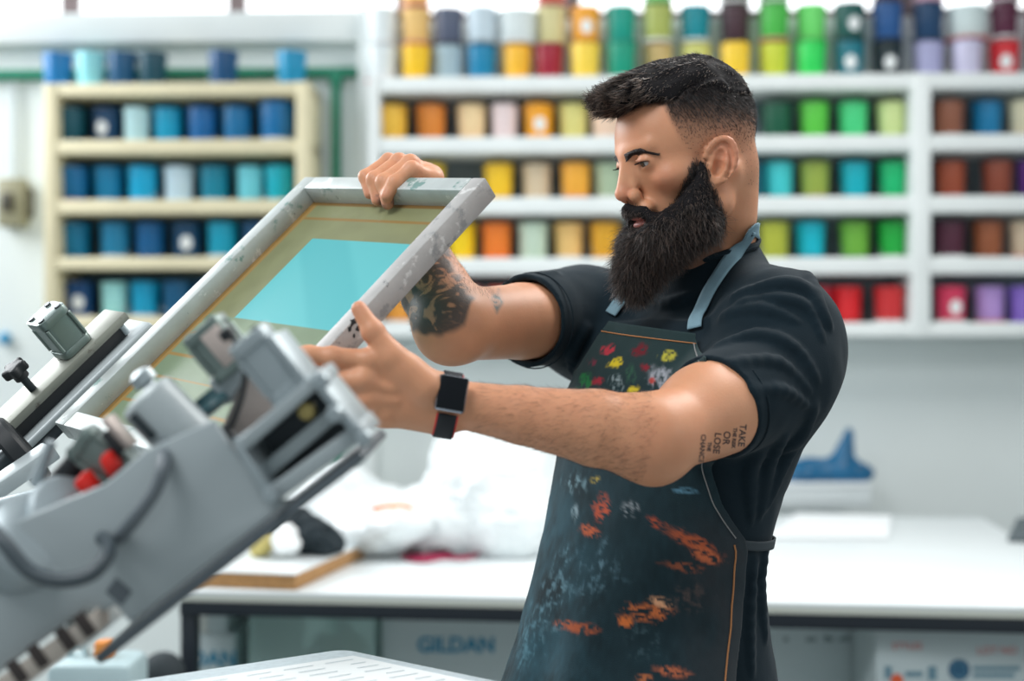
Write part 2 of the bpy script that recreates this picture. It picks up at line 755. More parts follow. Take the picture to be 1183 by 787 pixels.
# ============================================================ shelving
CREAM = mat('cream_shelf_paint', (222, 212, 178), 0.6, var=0.06, vscale=6)
WHITE = mat('white_shelf_paint', (226, 231, 230), 0.6, var=0.05, vscale=6)
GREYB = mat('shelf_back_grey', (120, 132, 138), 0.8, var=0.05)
BLUEB = mat('shelf_back_blue', (92, 116, 128), 0.8, var=0.05)  # blue-grey back panel of the cream unit
DS = 0.26                                   # shelf depth


def zpx(px, py, t):
    return wp(px, py, t).z


def shelf_unit(name, label, uprights, boards, m, backm, left, right):
    base = wp((left + right) / 2, boards[-1][1], DS)
    e = empty(name, base, label, 'shelf unit')
    zt = zpx(600, boards[0][0], DS)
    zb = zpx(600, boards[-1][1], DS)
    sl = wst(wp(left, 200, DS))[0]
    sr = wst(wp(right, 200, DS))[0]
    ups = [(wst(wp(u0, 200, DS))[0], wst(wp(u1, 200, DS))[0]) for u0, u1 in uprights]
    zs = []
    for (y0, y1) in boards:
        z1, z0 = zpx(600, y0, DS), zpx(600, y1, DS)
        zs.append(z1)
        mb = MB()
        wbox(mb, sl, sr, 0.013, DS, z0, z1, 0.003)
        mb.build('shelf_board', m, e)
    for u0, u1 in ups:
        for i in range(len(boards) - 1):
            pass
        mb = MB()
        wbox(mb, u0, u1, 0.012, DS + 0.004, zb - 0.002, zt + 0.001, 0.003)
        mb.build('upright', m, e)
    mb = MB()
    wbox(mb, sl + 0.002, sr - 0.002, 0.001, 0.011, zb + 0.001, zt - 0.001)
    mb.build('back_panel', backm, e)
    return e, zs


LB = [(93, 107), (159, 175), (229, 245), (296, 310), (366, 379)]
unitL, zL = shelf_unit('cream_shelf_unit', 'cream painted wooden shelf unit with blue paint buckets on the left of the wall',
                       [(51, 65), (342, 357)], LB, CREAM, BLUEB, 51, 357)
RB = [(88, 105), (158, 176), (228, 247), (298, 317), (373, 389)]
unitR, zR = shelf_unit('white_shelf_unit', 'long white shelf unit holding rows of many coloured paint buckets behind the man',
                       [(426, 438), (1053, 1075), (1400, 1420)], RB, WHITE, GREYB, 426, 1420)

# ============================================================ paint buckets
PAINT = mat('bucket_plastic', objcol=True, rough=0.38, var=0.10, vscale=14)
LIDM = mat('bucket_lid_plastic', objcol=True, rough=0.42, var=0.05, vscale=20)
STK = mat('bucket_sticker', (235, 238, 238), 0.6, var=0.06, vscale=30)
WIRE = mat('bail_wire', (170, 175, 178), 0.35, metal=0.9)


def bucket_meshes(r, h, nm):
    out = {}
    mb = MB()
    mb.lathe((0, 0, 0), EZ, [(0, 0.004), (r * 0.80, 0.004), (r * 0.83, 0), (r * 0.86, 0.003), (r * 0.955, h * 0.80), (r * 1.0, h * 0.80),
                             (r * 1.01, h * 0.87), (r * 0.965, h * 0.875), (r * 0.975, h * 0.955), (0, h * 0.955)], 32)
    o = mb.build('body', PAINT)
    out['body'] = o
    mb = MB()
    mb.lathe((0, 0, 0), EZ, [(0, h * 0.956), (r * 1.0, h * 0.94), (r * 1.035, h * 0.945), (r * 1.035, h * 0.99), (r * 1.01, h),
                             (r * 0.93, h), (r * 0.91, h * 0.985), (0, h * 0.985)], 32)
    out['lid'] = mb.build('lid', LIDM)
    mb = MB()
    pts = [(r * 1.045 * math.cos(t), -r * 0.25 * math.sin(t) - r * 0.88 * math.sin(t), h * 0.83 - h * 0.34 * math.sin(t)) for t in [math.pi * k / 16 for k in range(17)]]
    mb.tube(pts, 0.0016, 6)
    out['bail'] = mb.build('bail_handle', WIRE)
    # round sticker lying on the front of the body
    b = bmesh.new()
    rows = 9
    vs = []
    for i in range(rows):
        for j in range(rows):
            u, v = (i / (rows - 1) - 0.5) * 2, (j / (rows - 1) - 0.5) * 2
            uu = u * math.sqrt(1 - v * v / 2)
            vv = v * math.sqrt(1 - u * u / 2)
            z = h * 0.40 + vv * h * 0.19
            rr = r * (0.86 + 0.095 * z / (h * 0.8)) + 0.0012
            th = uu * 0.42
            vs.append(b.verts.new((math.sin(th) * rr, -math.cos(th) * rr, z)))
    for i in range(rows - 1):
        for j in range(rows - 1):
            b.faces.new((vs[i * rows + j], vs[(i + 1) * rows + j], vs[(i + 1) * rows + j + 1], vs[i * rows + j + 1]))
    me = bpy.data.meshes.new('sticker')
    b.to_mesh(me)
    b.free()
    me.materials.append(STK)
    me.shade_smooth()
    so = bpy.data.objects.new('sticker', me)
    COL.objects.link(so)
    out['sticker'] = so
    for o in out.values():
        COL.objects.unlink(o)
        o.location = (0, 0, 0)
    return out


KIT = {'std': bucket_meshes(0.0545, 0.134, 'std'), 'pail': bucket_meshes(0.076, 0.122, 'pail'), 'slim': bucket_meshes(0.048, 0.132, 'slim'),
       'big': bucket_meshes(0.064, 0.150, 'big')}


def colour_name(c):
    import colorsys
    h, s, v = colorsys.rgb_to_hsv(*[x / 255 for x in c])
    h *= 360
    if s < 0.10:
        return 'white' if v > 0.8 else ('grey' if v > 0.4 else 'black')
    if v < 0.26:
        return 'near black'
    pale = 'pale ' if (s < 0.30) else ''
    dark = 'dark ' if v < 0.5 else ''
    if h < 12 or h >= 345:
        n = 'red'
    elif h < 26:
        n = 'brown' if v < 0.65 else 'orange'
    elif h < 40:
        n = 'orange' if s > 0.55 else ('tan' if v < 0.8 else 'peach')
    elif h < 52:
        n = 'yellow' if s > 0.5 else 'cream'
    elif h < 75:
        n = 'yellow green' if v < 0.86 or s < .5 else 'lemon yellow'
    elif h < 155:
        n = 'green'
    elif h < 178:
        n = 'teal'
    elif h < 194:
        n = 'turquoise'
    elif h < 208:
        n = 'sky blue' if v > 0.6 else 'petrol blue'
    elif h < 228:
        n = 'blue'
    elif h < 290:
        n = 'violet' if s > 0.3 else 'lavender'
    else:
        n = 'plum' if v < 0.5 else 'pink'
    return dark + pale + n


ORD = ['first', 'second', 'third', 'fourth', 'fifth', 'sixth', 'seventh', 'eighth', 'ninth', 'tenth', 'eleventh', 'twelfth', 'thirteenth',
       'fourteenth', 'fifteenth', 'sixteenth', 'seventeenth', 'eighteenth', 'nineteenth', 'twentieth']
rnd = random.Random(4)


def bucket(px, z, t, c, label, group, kind='std', sticker=False, lid=None):
    pos = wp(px, 300, t)
    e = bpy.data.objects.new('paint_bucket', None)
    e.empty_display_size = 0.03
    COL.objects.link(e)
    e.location = (pos.x, pos.y, z)
    e.rotation_euler = (0, 0, rnd.uniform(-0.5, 0.5) if not sticker else rnd.uniform(-0.2, 0.2))
    tag(e, label, 'paint bucket', group)
    if c[2] > c[0] * 1.5 and c[1] < c[2] * 0.75:
        c = (c[0] * 0.3, c[1] * 1.08, c[2] * 0.92)
    lc = s2l(c)
    lidc = lid if lid else rnd.choice([lc, lc, s2l((226, 226, 226)), s2l((226, 226, 226)), s2l((205, 120, 120)), tuple(x * 0.6 for x in lc)])
    for k, o in KIT[kind].items():
        if k == 'sticker' and not sticker:
            continue
        cpy = o.copy()
        COL.objects.link(cpy)
        cpy.parent = e
        if k == 'body':
            cpy.color = lc + (1,)
        elif k == 'lid':
            cpy.color = tuple(lidc) + (1,)
    return e


def row(items, zs, where, group, tbase=0.15):
    """items: (px, rgb[, opts])"""
    names = [colour_name(it[1]) for it in items]
    for i, it in enumerate(items):
        px, c = it[0], it[1]
        opt = it[2] if len(it) > 2 else ''
        kind = 'pail' if 'p' in opt else 'slim' if 's' in opt else 'big' if 'b' in opt else 'std'
        z = zs if not isinstance(zs, dict) else zs[px]
        bits = [names[i] + ' bucket']
        if 'k' in opt:
            bits = [names[i] + ' bucket with sticker']
        lab = '%s, %s from left %s' % (bits[0], ORD[i], where)
        bucket(px, z, tbase + rnd.uniform(-0.015, 0.015), c, lab, group, kind, 'k' in opt)


SH = ['top shelf', 'second shelf', 'third shelf', 'bottom shelf']
row([(67, (12, 105, 190)), (105, (140, 212, 222)), (141, (10, 72, 130)), (176, (8, 62, 92)), (258, (10, 66, 128)), (337, (20, 130, 200))],
    zL[0] + 0.001, 'on top of the cream unit', 'blue buckets on top of the cream shelf unit')
rowsL = [
    [(82, (4, 74, 104)), (123, (8, 58, 112), 'k'), (158, (186, 224, 230), 's'), (194, (0, 158, 200)), (234, (12, 90, 175)), (274, (12, 100, 175)), (320, (4, 98, 178), 'b')],
    [(86, (0, 100, 175)), (125, (2, 115, 185)), (165, (0, 165, 212)), (207, (196, 220, 234)), (248, (0, 120, 172)), (289, (110, 205, 220), 's'), (323, (0, 178, 198))],
    [(88, (0, 110, 172)), (133, (24, 124, 165)), (174, (12, 84, 158)), (216, (6, 58, 106), 'k'), (257, (0, 142, 200)), (296, (8, 66, 120))],
    [(92, (12, 62, 130), 'k'), (132, (158, 220, 220), 's'), (168, (0, 156, 200)), (205, (10, 78, 136)), (243, (10, 70, 128))]]
for i, r in enumerate(rowsL):
    row(r, zL[i + 1] + 0.001, 'on %s of cream unit' % SH[i], 'buckets on the %s of the cream shelf unit' % SH[i])

low = [(441, (226, 234, 236)), (480, (250, 200, 30)), (518, (165, 188, 198)), (556, (0, 132, 176)), (597, (250, 190, 50)), (634, (158, 22, 48)), (676, (250, 214, 76)),
       (717, (0, 152, 122)), (760, (198, 172, 112)), (804, (206, 206, 116)), (849, (250, 208, 56)), (894, (206, 216, 62)), (937, (44, 214, 92)),
       (981, (10, 116, 132), 'k'), (1025, (26, 34, 46), 'k'), (1072, (172, 172, 210)), (1117, (206, 202, 228)), (1160, (218, 42, 52), 'k'), (1204, (40, 50, 80))]
upp = [(441, (228, 236, 238)), (480, (242, 198, 122)), (518, (84, 92, 114)), (556, (200, 216, 226)), (597, (220, 229, 229), 'p'), (637, (218, 208, 154)), (676, (246, 170, 50), 'k'),
       (717, (0, 152, 132)), (760, (168, 178, 92)), (803, (0, 134, 146)), (849, (66, 38, 48)), (894, (72, 182, 72)), (937, (112, 222, 112)),
       (981, (0, 84, 78), 'k'), (1025, (98, 78, 156)), (1072, (16, 54, 106)), (1117, (208, 222, 222), 'p'), (1160, (84, 22, 54), 's'), (1204, (150, 40, 70))]
row(low, zR[0] + 0.001, 'in lower tier atop white shelf unit', 'lower tier of buckets on top of the white shelf unit', 0.14)
row(upp, zR[0] + 0.137, 'in upper tier atop white shelf unit', 'upper tier of buckets on top of the white shelf unit', 0.14)
third = [(480, (244, 190, 110)), (637, (214, 90, 60)), (760, (120, 200, 120)), (849, (70, 60, 60)), (894, (60, 170, 60)), (1025, (60, 40, 60)), (1072, (214, 170, 190)), (1160, (150, 50, 110))]
row(third, zR[0] + 0.273, 'in third tier atop white shelf unit', 'third tier of buckets on top of the white shelf unit', 0.14)
rowsR = [
    [(454, (247, 196, 70)), (498, (226, 136, 52)), (545, (246, 216, 166)), (583, (236, 216, 216), 's'), (622, (250, 170, 30), 'k'), (662, (226, 218, 134)), (700, (240, 208, 184)),
     (897, (12, 88, 62)), (940, (92, 202, 70)), (985, (72, 212, 134)), (1030, (206, 222, 152))],
    [(497, (242, 206, 60)), (576, (250, 202, 40)), (620, (216, 196, 166)), (665, (246, 176, 60)), (703, (172, 192, 162)), (868, (0, 84, 114)), (899, (66, 204, 208)),
     (941, (152, 172, 72)), (987, (0, 178, 194)), (1032, (12, 184, 112))],
    [(533, (250, 212, 24)), (574, (240, 126, 40)), (616, (198, 218, 198)), (657, (240, 196, 122)), (699, (226, 166, 40)), (894, (178, 184, 62)), (936, (0, 184, 204)),
     (987, (112, 178, 62)), (1031, (22, 168, 62))],
    [(460, (242, 164, 64)), (500, (240, 190, 120)), (540, (222, 92, 80)), (580, (230, 92, 60)), (620, (204, 52, 60)), (945, (172, 32, 50)), (978, (218, 32, 40)), (1027, (198, 42, 46))]]
rowsRR = [
    [(1096, (142, 88, 66)), (1140, (32, 112, 184)), (1183, (214, 208, 178))],
    [(1098, (152, 72, 46)), (1152, (136, 66, 46)), (1192, (92, 42, 124))],
    [(1097, (78, 32, 52)), (1141, (148, 84, 52)), (1183, (202, 182, 156))],
    [(1098, (212, 56, 92), 'k'), (1143, (182, 148, 212)), (1183, (132, 102, 192))]]
for i, (r, r2) in enumerate(zip(rowsR, rowsRR)):
    row(r, zR[i + 1] + 0.001, 'on %s of main white bay' % SH[i], 'buckets on the %s of the main white bay' % SH[i])
    row(r2, zR[i + 1] + 0.001, 'on %s of right white bay' % SH[i], 'buckets on the %s of the right white bay' % SH[i])
# ============================================================ the long cutting table and what is on and under it
TZ = 0.87
TL_, TR_ = Vector((-0.775, 3.305, TZ)), Vector((1.36, 3.065, TZ))     # front edge
tx = (TR_ - TL_).normalized()
ty = Vector((-tx.y, tx.x, 0))                                            # away from the camera
TD = 1.60


def tp(s, t, z=0.0):
    return TL_ + tx * s + ty * t + EZ * z


def onT(px, py, z=0.0):
    """table point (height z above the top) seen at px,py"""
    d = FPX * (CAMZ - TZ - z) / (py - CY)
    return P(px, py, d)


TOPM = mat('table_laminate', (228, 234, 235), 0.38, var=0.03, vscale=3)
EDGEM = mat('table_edge_strip', (196, 200, 190), 0.5)
STEEL = mat('dark_table_frame', (20, 30, 40), 0.45)
TLEN = (TR_ - TL_).length
e = empty('cutting_table', tp(TLEN / 2, TD / 2, -TZ), 'long white topped cutting table with a dark steel frame behind the man', 'table')
mb = MB()
mb.hexa(tp(TLEN / 2, TD / 2, -0.006), (TLEN / 2, TD / 2, 0.006), (tx, ty, EZ), 0.002)
mb.build('table_top', TOPM, e)
mb = MB()
mb.hexa(tp(TLEN / 2, 0.009, -0.019), (TLEN / 2, 0.009, 0.0065), (tx, ty, EZ), 0.001)
mb.build('edge_strip', EDGEM, e)
mb = MB()
for t in (0.025, TD - 0.025):
    mb.hexa(tp(TLEN / 2, t, -0.043), (TLEN / 2, 0.02, 0.0165), (tx, ty, EZ), 0.002)
for s in (0.03, TLEN / 2, TLEN - 0.03):
    mb.hexa(tp(s, TD / 2, -0.043), (0.02, TD / 2 - 0.046, 0.0165), (tx, ty, EZ), 0.002)
mb.build('frame_rail', STEEL, e)
for s in (0.0, TLEN - 0.03):
    for t in (0.03, TD - 0.03):
        mb = MB()
        mb.hexa(tp(s + 0.018, t, -0.06 - (TZ - 0.06) / 2), (0.018, 0.018, (TZ - 0.06) / 2), (tx, ty, EZ), 0.002)
        mb.build('leg', STEEL, e)

# chipboard sheet lying on the left end
CHIP = mat('chipboard_edge', (176, 132, 84), 0.8, var=0.2, vscale=60)
b0, b1 = onT(190, 677, 0.0), onT(341, 683, 0.0)
e = empty('worktop_board', (b0 + b1) / 2, 'white faced chipboard with raw brown front edge on the left end of the table', 'board')
bx = (b1 - b0).normalized()
by = Vector((-bx.y, bx.x, 0))
L_ = (b1 - b0).length
mb = MB()
mb.hexa(b0 + bx * (L_ / 2) + by * 0.26 + EZ * 0.019, (L_ / 2, 0.258, 0.0175), (bx, by, EZ), 0.001)
mb.build('core', CHIP, e)
mb = MB()
mb.hexa(b0 + bx * (L_ / 2) + by * 0.26 + EZ * 0.038, (L_ / 2, 0.26, 0.0012), (bx, by, EZ))
mb.build('white_face', TOPM, e)
BZ = 0.0395

# crumpled things
def lump(name, label, cat, parts, m, amp=0.012, sc=14.0, h=0.006, group=None, seed=0, ridged=True, zfloor=TZ):
    """cloth or film heap: smooth blend of ellipsoids with creases, sitting on the table"""
    f = Field()
    for c, r in parts:
        f.ell(c, r, None, 0.04)
    cc = np.mean([A3(c) for c, r in parts], axis=0)

    def disp(p):
        n = fbm(p * sc, seed, 3)
        n2 = vnoise(p * sc * 0.55 + 9, seed + 5)
        return amp * ((1 - 2 * np.abs(n)) * 0.9 + 0.6 * n2) * -1 if ridged else amp * n
    f.add(disp, cc, 1e9, 'd')
    f.add(lambda p: zfloor + 0.0015 - p[:, 2], cc, 1e9, 'i')
    P0 = np.array([A3(c) - A3(r) for c, r in parts]).min(0) - 0.05
    P1 = np.array([A3(c) + A3(r) for c, r in parts]).max(0) + 0.05
    o = fieldobj(name, f, P0, P1, h, m)
    return tag(o, label, cat, group)


FILM = mat('clear_bag_film', (238, 243, 244), 0.25, var=0.03, vscale=20, spec=0.6, bump=0.4, bscale=40)
WHITECL = mat('white_cloth', (236, 238, 238), 0.85, var=0.04, bump=0.3, bscale=90)
BLACKCL = mat('black_cloth', (28, 40, 46), 0.9, var=0.15, bump=0.3, bscale=90)


def E3(px, py, d, rx, ry, rz):
    return (P(px, py, d), (rx, ry, rz))


lump('plastic_bag', 'big heap of clear white plastic film right beside the man on the table', 'plastic bag',
     [E3(560, 560, 3.95, .14, .16, .13), E3(590, 600, 3.9, .12, .16, .12), E3(520, 600, 3.95, .16, .16, .10), E3(540, 530, 4.05, .09, .1, .10), E3(612, 560, 4.0, .09, .14, .15)],
     FILM, 0.017, 15, seed=3, group='clear plastic bags on the table')
lump('plastic_bag', 'flatter clear white plastic bag in the middle of the heap with orange print', 'plastic bag',
     [E3(432, 612, 3.85, .12, .13, .055), E3(462, 602, 3.75, .08, .1, .045), E3(400, 602, 4.0, .09, .10, .05)], FILM, 0.011, 18, seed=8, group='clear plastic bags on the table')
lump('plastic_bag', 'clear white plastic bag at the back left of the heap leaning upward', 'plastic bag',
     [E3(395, 575, 4.42, .11, .1, .10), E3(430, 590, 4.40, .14, .1, .07), E3(372, 590, 4.4, .1, .1, .08)], FILM, 0.014, 15, seed=12, group='clear plastic bags on the table')
# orange print on the middle bag
lump('paper_label', 'small orange label lying on the flat plastic bag', 'label', [E3(446, 589, 3.70, .035, .008, .012), E3(468, 591, 3.69, .02, .008, .012)],
     mat('orange_print', (245, 160, 110), 0.6), 0.002, 18, 0.003, seed=2)
zb = TZ + BZ
lump('cleaning_rag', 'crumpled black cleaning rag on the chipboard board at the left of the table', 'rag',
     [E3(360, 622, 3.62, .045, .05, .035), E3(342, 612, 3.64, .03, .05, .05), E3(378, 630, 3.60, .035, .045, .02), E3(325, 620, 3.72, .035, .05, .05)], BLACKCL, 0.018, 26, 0.004,
     seed=21, zfloor=zb)
lump('white_towel', 'white rolled towel in front of the black rag on the board', 'towel',
     [E3(327, 618, 3.53, .024, .03, .030), E3(334, 630, 3.50, .022, .04, .02)], WHITECL, 0.012, 24, 0.004, seed=23, zfloor=zb)
lump('yellow_cloth', 'small yellowish cloth left of the black rag on the board', 'cloth',
     [E3(302, 628, 3.56, .03, .035, .03)], mat('ochre_cloth', (206, 190, 120), 0.9, bump=0.3), 0.007, 34, 0.004, seed=29, zfloor=zb)
# crimson cord
c = [onT(x, y, 0.006) for x, y in ((464, 641), (472, 646), (490, 648), (512, 644), (535, 645), (552, 640), (548, 634), (530, 637), (505, 641), (480, 643), (470, 638))]
mb = MB()
mb.tube(spline(c, 6), 0.0055, 8)
tag(mb.build('cord', mat('crimson_cord', (176, 40, 84), 0.7)), 'crimson cord lying in a loop on the white table in front of the plastic bags', 'cord')

# right side: paper sheet, box with blue bag, dark pad, monitor edge
PAPER = mat('paper', (240, 243, 244), 0.7, var=0.02)
pts = [onT(886, 622, .003), onT(1026, 622, .003), onT(1030, 597, .003), onT(920, 594, .003)]
mb = MB()
mb.prism(pts, (0, 0, 0.004))
tag(mb.build('paper_sheet', PAPER), 'stack of white paper lying at the back of the table right of the man', 'paper')
pts = [onT(1164, 626, .002), onT(1215, 628, .002), onT(1205, 603, .002), onT(1175, 602, .002)]
mb = MB()
mb.prism(pts, (0, 0, 0.012), 0.003)
tag(mb.build('cutting_pad', mat('pad_grey', (82, 92, 96), 0.7)), 'dark grey pad lying at the right edge of the table', 'pad')
q = onT(945, 588, 0)
mb = MB()
WB = mat('white_carton', (214, 222, 224), 0.7, var=0.04)
e = empty('storage_box', q, 'plain white box at the back of the table under the blue bag', 'box')
bz = P(945, 559, q.y).z
mb.box(P(886, 559, q.y).x, P(1006, 559, q.y).x, q.y, q.y + 0.25, TZ + 0.001, bz - 0.016, 0.004)
mb.build('carton', WB, e)
mb = MB()
mb.box(P(884, 559, q.y).x, P(1008, 559, q.y).x, q.y - 0.005, q.y + 0.255, bz - 0.0155, bz, 0.004)
mb.build('lid', mat('white_lid', (224, 230, 232), 0.6), e)
qd = q.y + 0.1
BLUEF = mat('blue_bag_film', (3, 92, 134), 0.35, var=0.3, vscale=25, bump=0.3, bscale=50)
f = Field()
f.cone(P(935, 546, qd), P(990, 548, qd), 0.05, 0.042, 0.02)
f.cone(P(972, 540, qd), P(981, 500, qd), 0.045, 0.012, 0.03)
f.cone(P(985, 545, qd), P(1003, 547, qd), 0.03, 0.016, 0.02)
f.ell(P(925, 548, qd), (.05, .06, .04), None, 0.03)
f.add(lambda p: -0.006 * (1 - 2 * np.abs(fbm(p * 30, 5, 3))), q, 1e9, 'd')
f.add(lambda p: bz + 0.001 - p[:, 2], q, 1e9, 'i')
o = fieldobj('blue_bag', f, P(880, 580, qd - .02) - Vector((.05, .1, .05)), P(1030, 480, qd) + Vector((.05, .12, .05)), 0.005, BLUEF)
tag(o, 'dark blue crumpled bag with a pointed top standing on the white box', 'bag')
# dark upright panel just left of the man
mb = MB()
q = onT(633, 612, 0)
e = empty('display_screen', (q.x, q.y + 0.1, TZ), 'dark upright screen standing on the table half hidden behind the apron', 'screen')
x0, x1 = P(622, 600, q.y).x, P(700, 600, q.y).x
mb.box(x0, x1, q.y + 0.06, q.y + 0.085, TZ + 0.02, P(630, 532, q.y).z, 0.004)
mb.build('panel', mat('screen_panel', (50, 76, 92), 0.35), e)
mb = MB()
mb.box(x0 + 0.05, x1 - 0.03, q.y + 0.03, q.y + 0.15, TZ + 0.001, TZ + 0.0195, 0.004)
mb.build('stand', DARK, e)

# ---- under the table: cartons, tub, chair
CART = mat('grey_white_carton', (190, 203, 205), 0.75, var=0.04, vscale=8)
INKB = mat('print_blue', (30, 110, 165), 0.6)
INKT = mat('print_teal_blue', (22, 130, 165), 0.6)
INKR = mat('print_red', (205, 95, 90), 0.6)
INKG = mat('print_grey', (120, 135, 140), 0.6)
INKO = mat('print_orange', (225, 95, 55), 0.6)
RIGHT = Vector((1, 0, 0))


def carton(x0, x1, ytop, d, depth, zbot, label, lidh=0.0):
    """front face at depth d spanning frame columns x0..x1"""
    a, b = P(x0, 700, d).x, P(x1, 700, d).x
    zt = P(600, ytop, d).z
    e = empty('cardboard_box', ((a + b) / 2, d + depth / 2, zbot), label, 'box')
    mb = MB()
    mb.box(a, b, d, d + depth, zbot, zt - 0.002, 0.004)
    mb.build('carton', CART, e)
    mb = MB()
    mid = (a + b) / 2
    for s0, s1 in ((a + 0.002, mid - 0.002), (mid + 0.002, b - 0.002)):
        mb.box(s0, s1, d + 0.004, d + depth - 0.004, zt - 0.0015, zt + 0.001)
    mb.build('top_flap', CART, e)
    return e


def disc(e, px, py, d, r, m, name='printed_emblem', rings=True):
    mb = MB()
    c = P(px, py, d)
    mb.cyl(c, c + Vector((0, -0.0008, 0)), r)
    if rings:
        pass
    o = mb.build(name, m, e)
    return o


def stand(zb, x, y, label, h, w=0.4, dp=0.4):
    pass


zsh = 0.35
# low storage shelf carrying the cartons
mb = MB()
mb.box(-1.25, 1.35, 3.42, 4.3, 0.001, 0.05, 0.004)
o = tag(mb.build('pallet_base', mat('pallet_wood', (150, 135, 110), 0.8, var=0.15)), 'low wooden platform under the cutting table that carries the boxes', 'platform')
# GILDAN boxes (printed on the cartons in the photograph)
c1 = carton(441, 640, 701, 3.50, 0.42, 0.051, 'white box with blue GILDAN lettering under the table left of the apron')
tsz = 0.052
text_obj('printed_lettering', 'GILDAN', tsz, P(527, 746, 3.498), RIGHT, EZ, INKT, c1, 0.0003, bold=0.0015)
c2 = carton(209, 272, 733, 3.55, 0.4, 0.051, 'white box with teal lettering between the table leg and the plastic tub')
text_obj('printed_lettering', 'DAN', tsz, P(247, 762, 3.548), RIGHT, EZ, INKT, c2, 0.0003, bold=0.0015)
a_ = P(209, 700, 3.55).x
mb = MB()
e = empty('cardboard_box', ((a_ + P(262, 700, 3.55).x) / 2, 3.75, P(600, 733, 3.55).z + 0.002), 'plain white box stacked on the teal lettered box beside the table leg', 'box')
zt = P(600, 733, 3.55).z
mb.box(a_, P(262, 700, 3.55).x, 3.555, 3.93, zt + 0.002, P(600, 694, 3.55).z, 0.004)
mb.build('carton', CART, e)
mb = MB()
mb.box(P(231, 700, 3.55).x, P(240, 700, 3.55).x, 3.553, 3.5545, zt + 0.003, P(600, 695, 3.55).z - 0.002)
mb.build('tape', mat('packing_tape', (200, 205, 200), 0.3), e)
PINK = mat('pinkish_carton', (206, 200, 195), 0.75, var=0.04)
mb = MB()
mb.box(P(286, 700, 3.75).x, P(330, 700, 3.75).x, 3.75, 4.1, 0.051, P(600, 697, 3.75).z, 0.004)
tag(mb.build('cardboard_box', PINK), 'pale pinkish box behind the clear plastic tub under the table', 'box')
c3 = carton(870, 1006, 712, 3.42, 0.42, 0.051, 'white box with a round blue emblem close behind the apron under the table')
disc(c3, 914, 716.5, 3.419, 0.021, INKB)
for i, w in enumerate((0.105,)):
    mb = MB()
    q = P(956, 721, 3.419)
    mb.box(q.x - 0.048, q.x + 0.05, q.y - 0.0004, q.y + 0.0004, q.z - 0.007, q.z + 0.007)
    mb.build('printed_strip', mat('print_pale_blue', (150, 185, 205), 0.6), c3)
mb = MB()
for px in (908, 934, 940, 955, 960, 972, 979):
    q = P(px, 738, 3.419)
    mb.box(q.x - 0.006, q.x + 0.006, q.y - 0.0004, q.y + 0.0004, q.z - 0.007, q.z + (0.008 if px % 2 else 0.003))
mb.build('handling_symbol', INKG, c3)
c4 = carton(1012, 1200, 716, 3.20, 0.205, 0.051, 'white box with red lettering and dark blue globe at far right under the table')
disc(c4, 1108, 774, 3.199, 0.024, mat('print_dark_blue', (20, 78, 115), 0.6))
mb = MB()
q = P(1108, 774, 3.197)
for k in range(3):
    mb.tube([q + Vector((math.cos(t) * 0.019 * (0.25 + 0.37 * k), 0, math.sin(t) * 0.019)) for t in [2 * math.pi * j / 24 for j in range(24)]], 0.0008, 5, True)
mb.build('globe_lines', mat('print_light_line', (110, 165, 190), 0.6), c4)
disc(c4, 1036, 786, 3.199, 0.014, INKO)
text_obj('printed_lettering', 'STYLES', 0.022, P(1048, 747, 3.199), RIGHT, EZ, INKR, c4, 0.0003)
text_obj('printed_lettering', 'LOT NO', 0.024, P(1152, 752, 3.199), RIGHT, EZ, INKR, c4, 0.0003)
for (x0, x1, y0, y1) in ((1124, 1178, 770, 775), (1124, 1172, 778, 783), (1046, 1066, 776, 782), (1072, 1082, 770, 786), (1022, 1030, 770, 784)):
    p0, p1 = P(x0, y1, 3.1992), P(x1, y0, 3.1992)
    mb = MB()
    mb.box(p0.x, p1.x, 3.1986, 3.1994, p0.z, p1.z)
    mb.build('printed_line', mat('print_slate', (105, 140, 155), 0.6), c4)

# clear tub with green cloth
TUB = bpy.data.materials.new('clear_tub_plastic')
TUB.use_nodes = True
_n = TUB.node_tree
_n.nodes.clear()
_o = _n.nodes.new('ShaderNodeOutputMaterial')
_t = _n.nodes.new('ShaderNodeBsdfTransparent')
_t.inputs[0].default_value = (0.86, 0.95, 0.94, 1)
_g = _n.nodes.new('ShaderNodeBsdfPrincipled')
_g.inputs['Base Color'].default_value = s2l((190, 215, 212)) + (1,)
_g.inputs['Roughness'].default_value = 0.3
_m = _n.nodes.new('ShaderNodeMixShader')
_m.inputs[0].default_value = 0.42
_n.links.new(_t.outputs[0], _m.inputs[1])
_n.links.new(_g.outputs[0], _m.inputs[2])
_n.links.new(_m.outputs[0], _o.inputs[0])
xa, xb = P(287, 700, 3.46).x, P(433, 700, 3.46).x
e = empty('plastic_tub', ((xa + xb) / 2, 3.6, 0.051), 'clear greenish plastic tub full of dark green rags under the table', 'tub')
ztub = P(600, 702, 3.46).z
mb = MB()
for (u0, u1, v0, v1) in ((xa, xb, 3.460, 3.464), (xa, xb, 3.716, 3.72), (xa, xa + 0.004, 3.465, 3.715), (xb - 0.004, xb, 3.465, 3.715)):
    mb.box(u0, u1, v0, v1, 0.056, ztub - 0.016)
mb.box(xa, xb, 3.46, 3.72, 0.051, 0.055)
mb.build('tub_wall', TUB, e)
mb = MB()
rim = [(xa, 3.46), (xb, 3.46), (xb, 3.72), (xa, 3.72)]
for i in range(4):
    a, b = rim[i], rim[(i + 1) % 4]
    mb.tube([Vector((a[0], a[1], ztub - 0.008)), Vector((b[0], b[1], ztub - 0.008))], 0.007, 8)
mb.build('rim', mat('tub_rim', (190, 222, 220), 0.35), e)
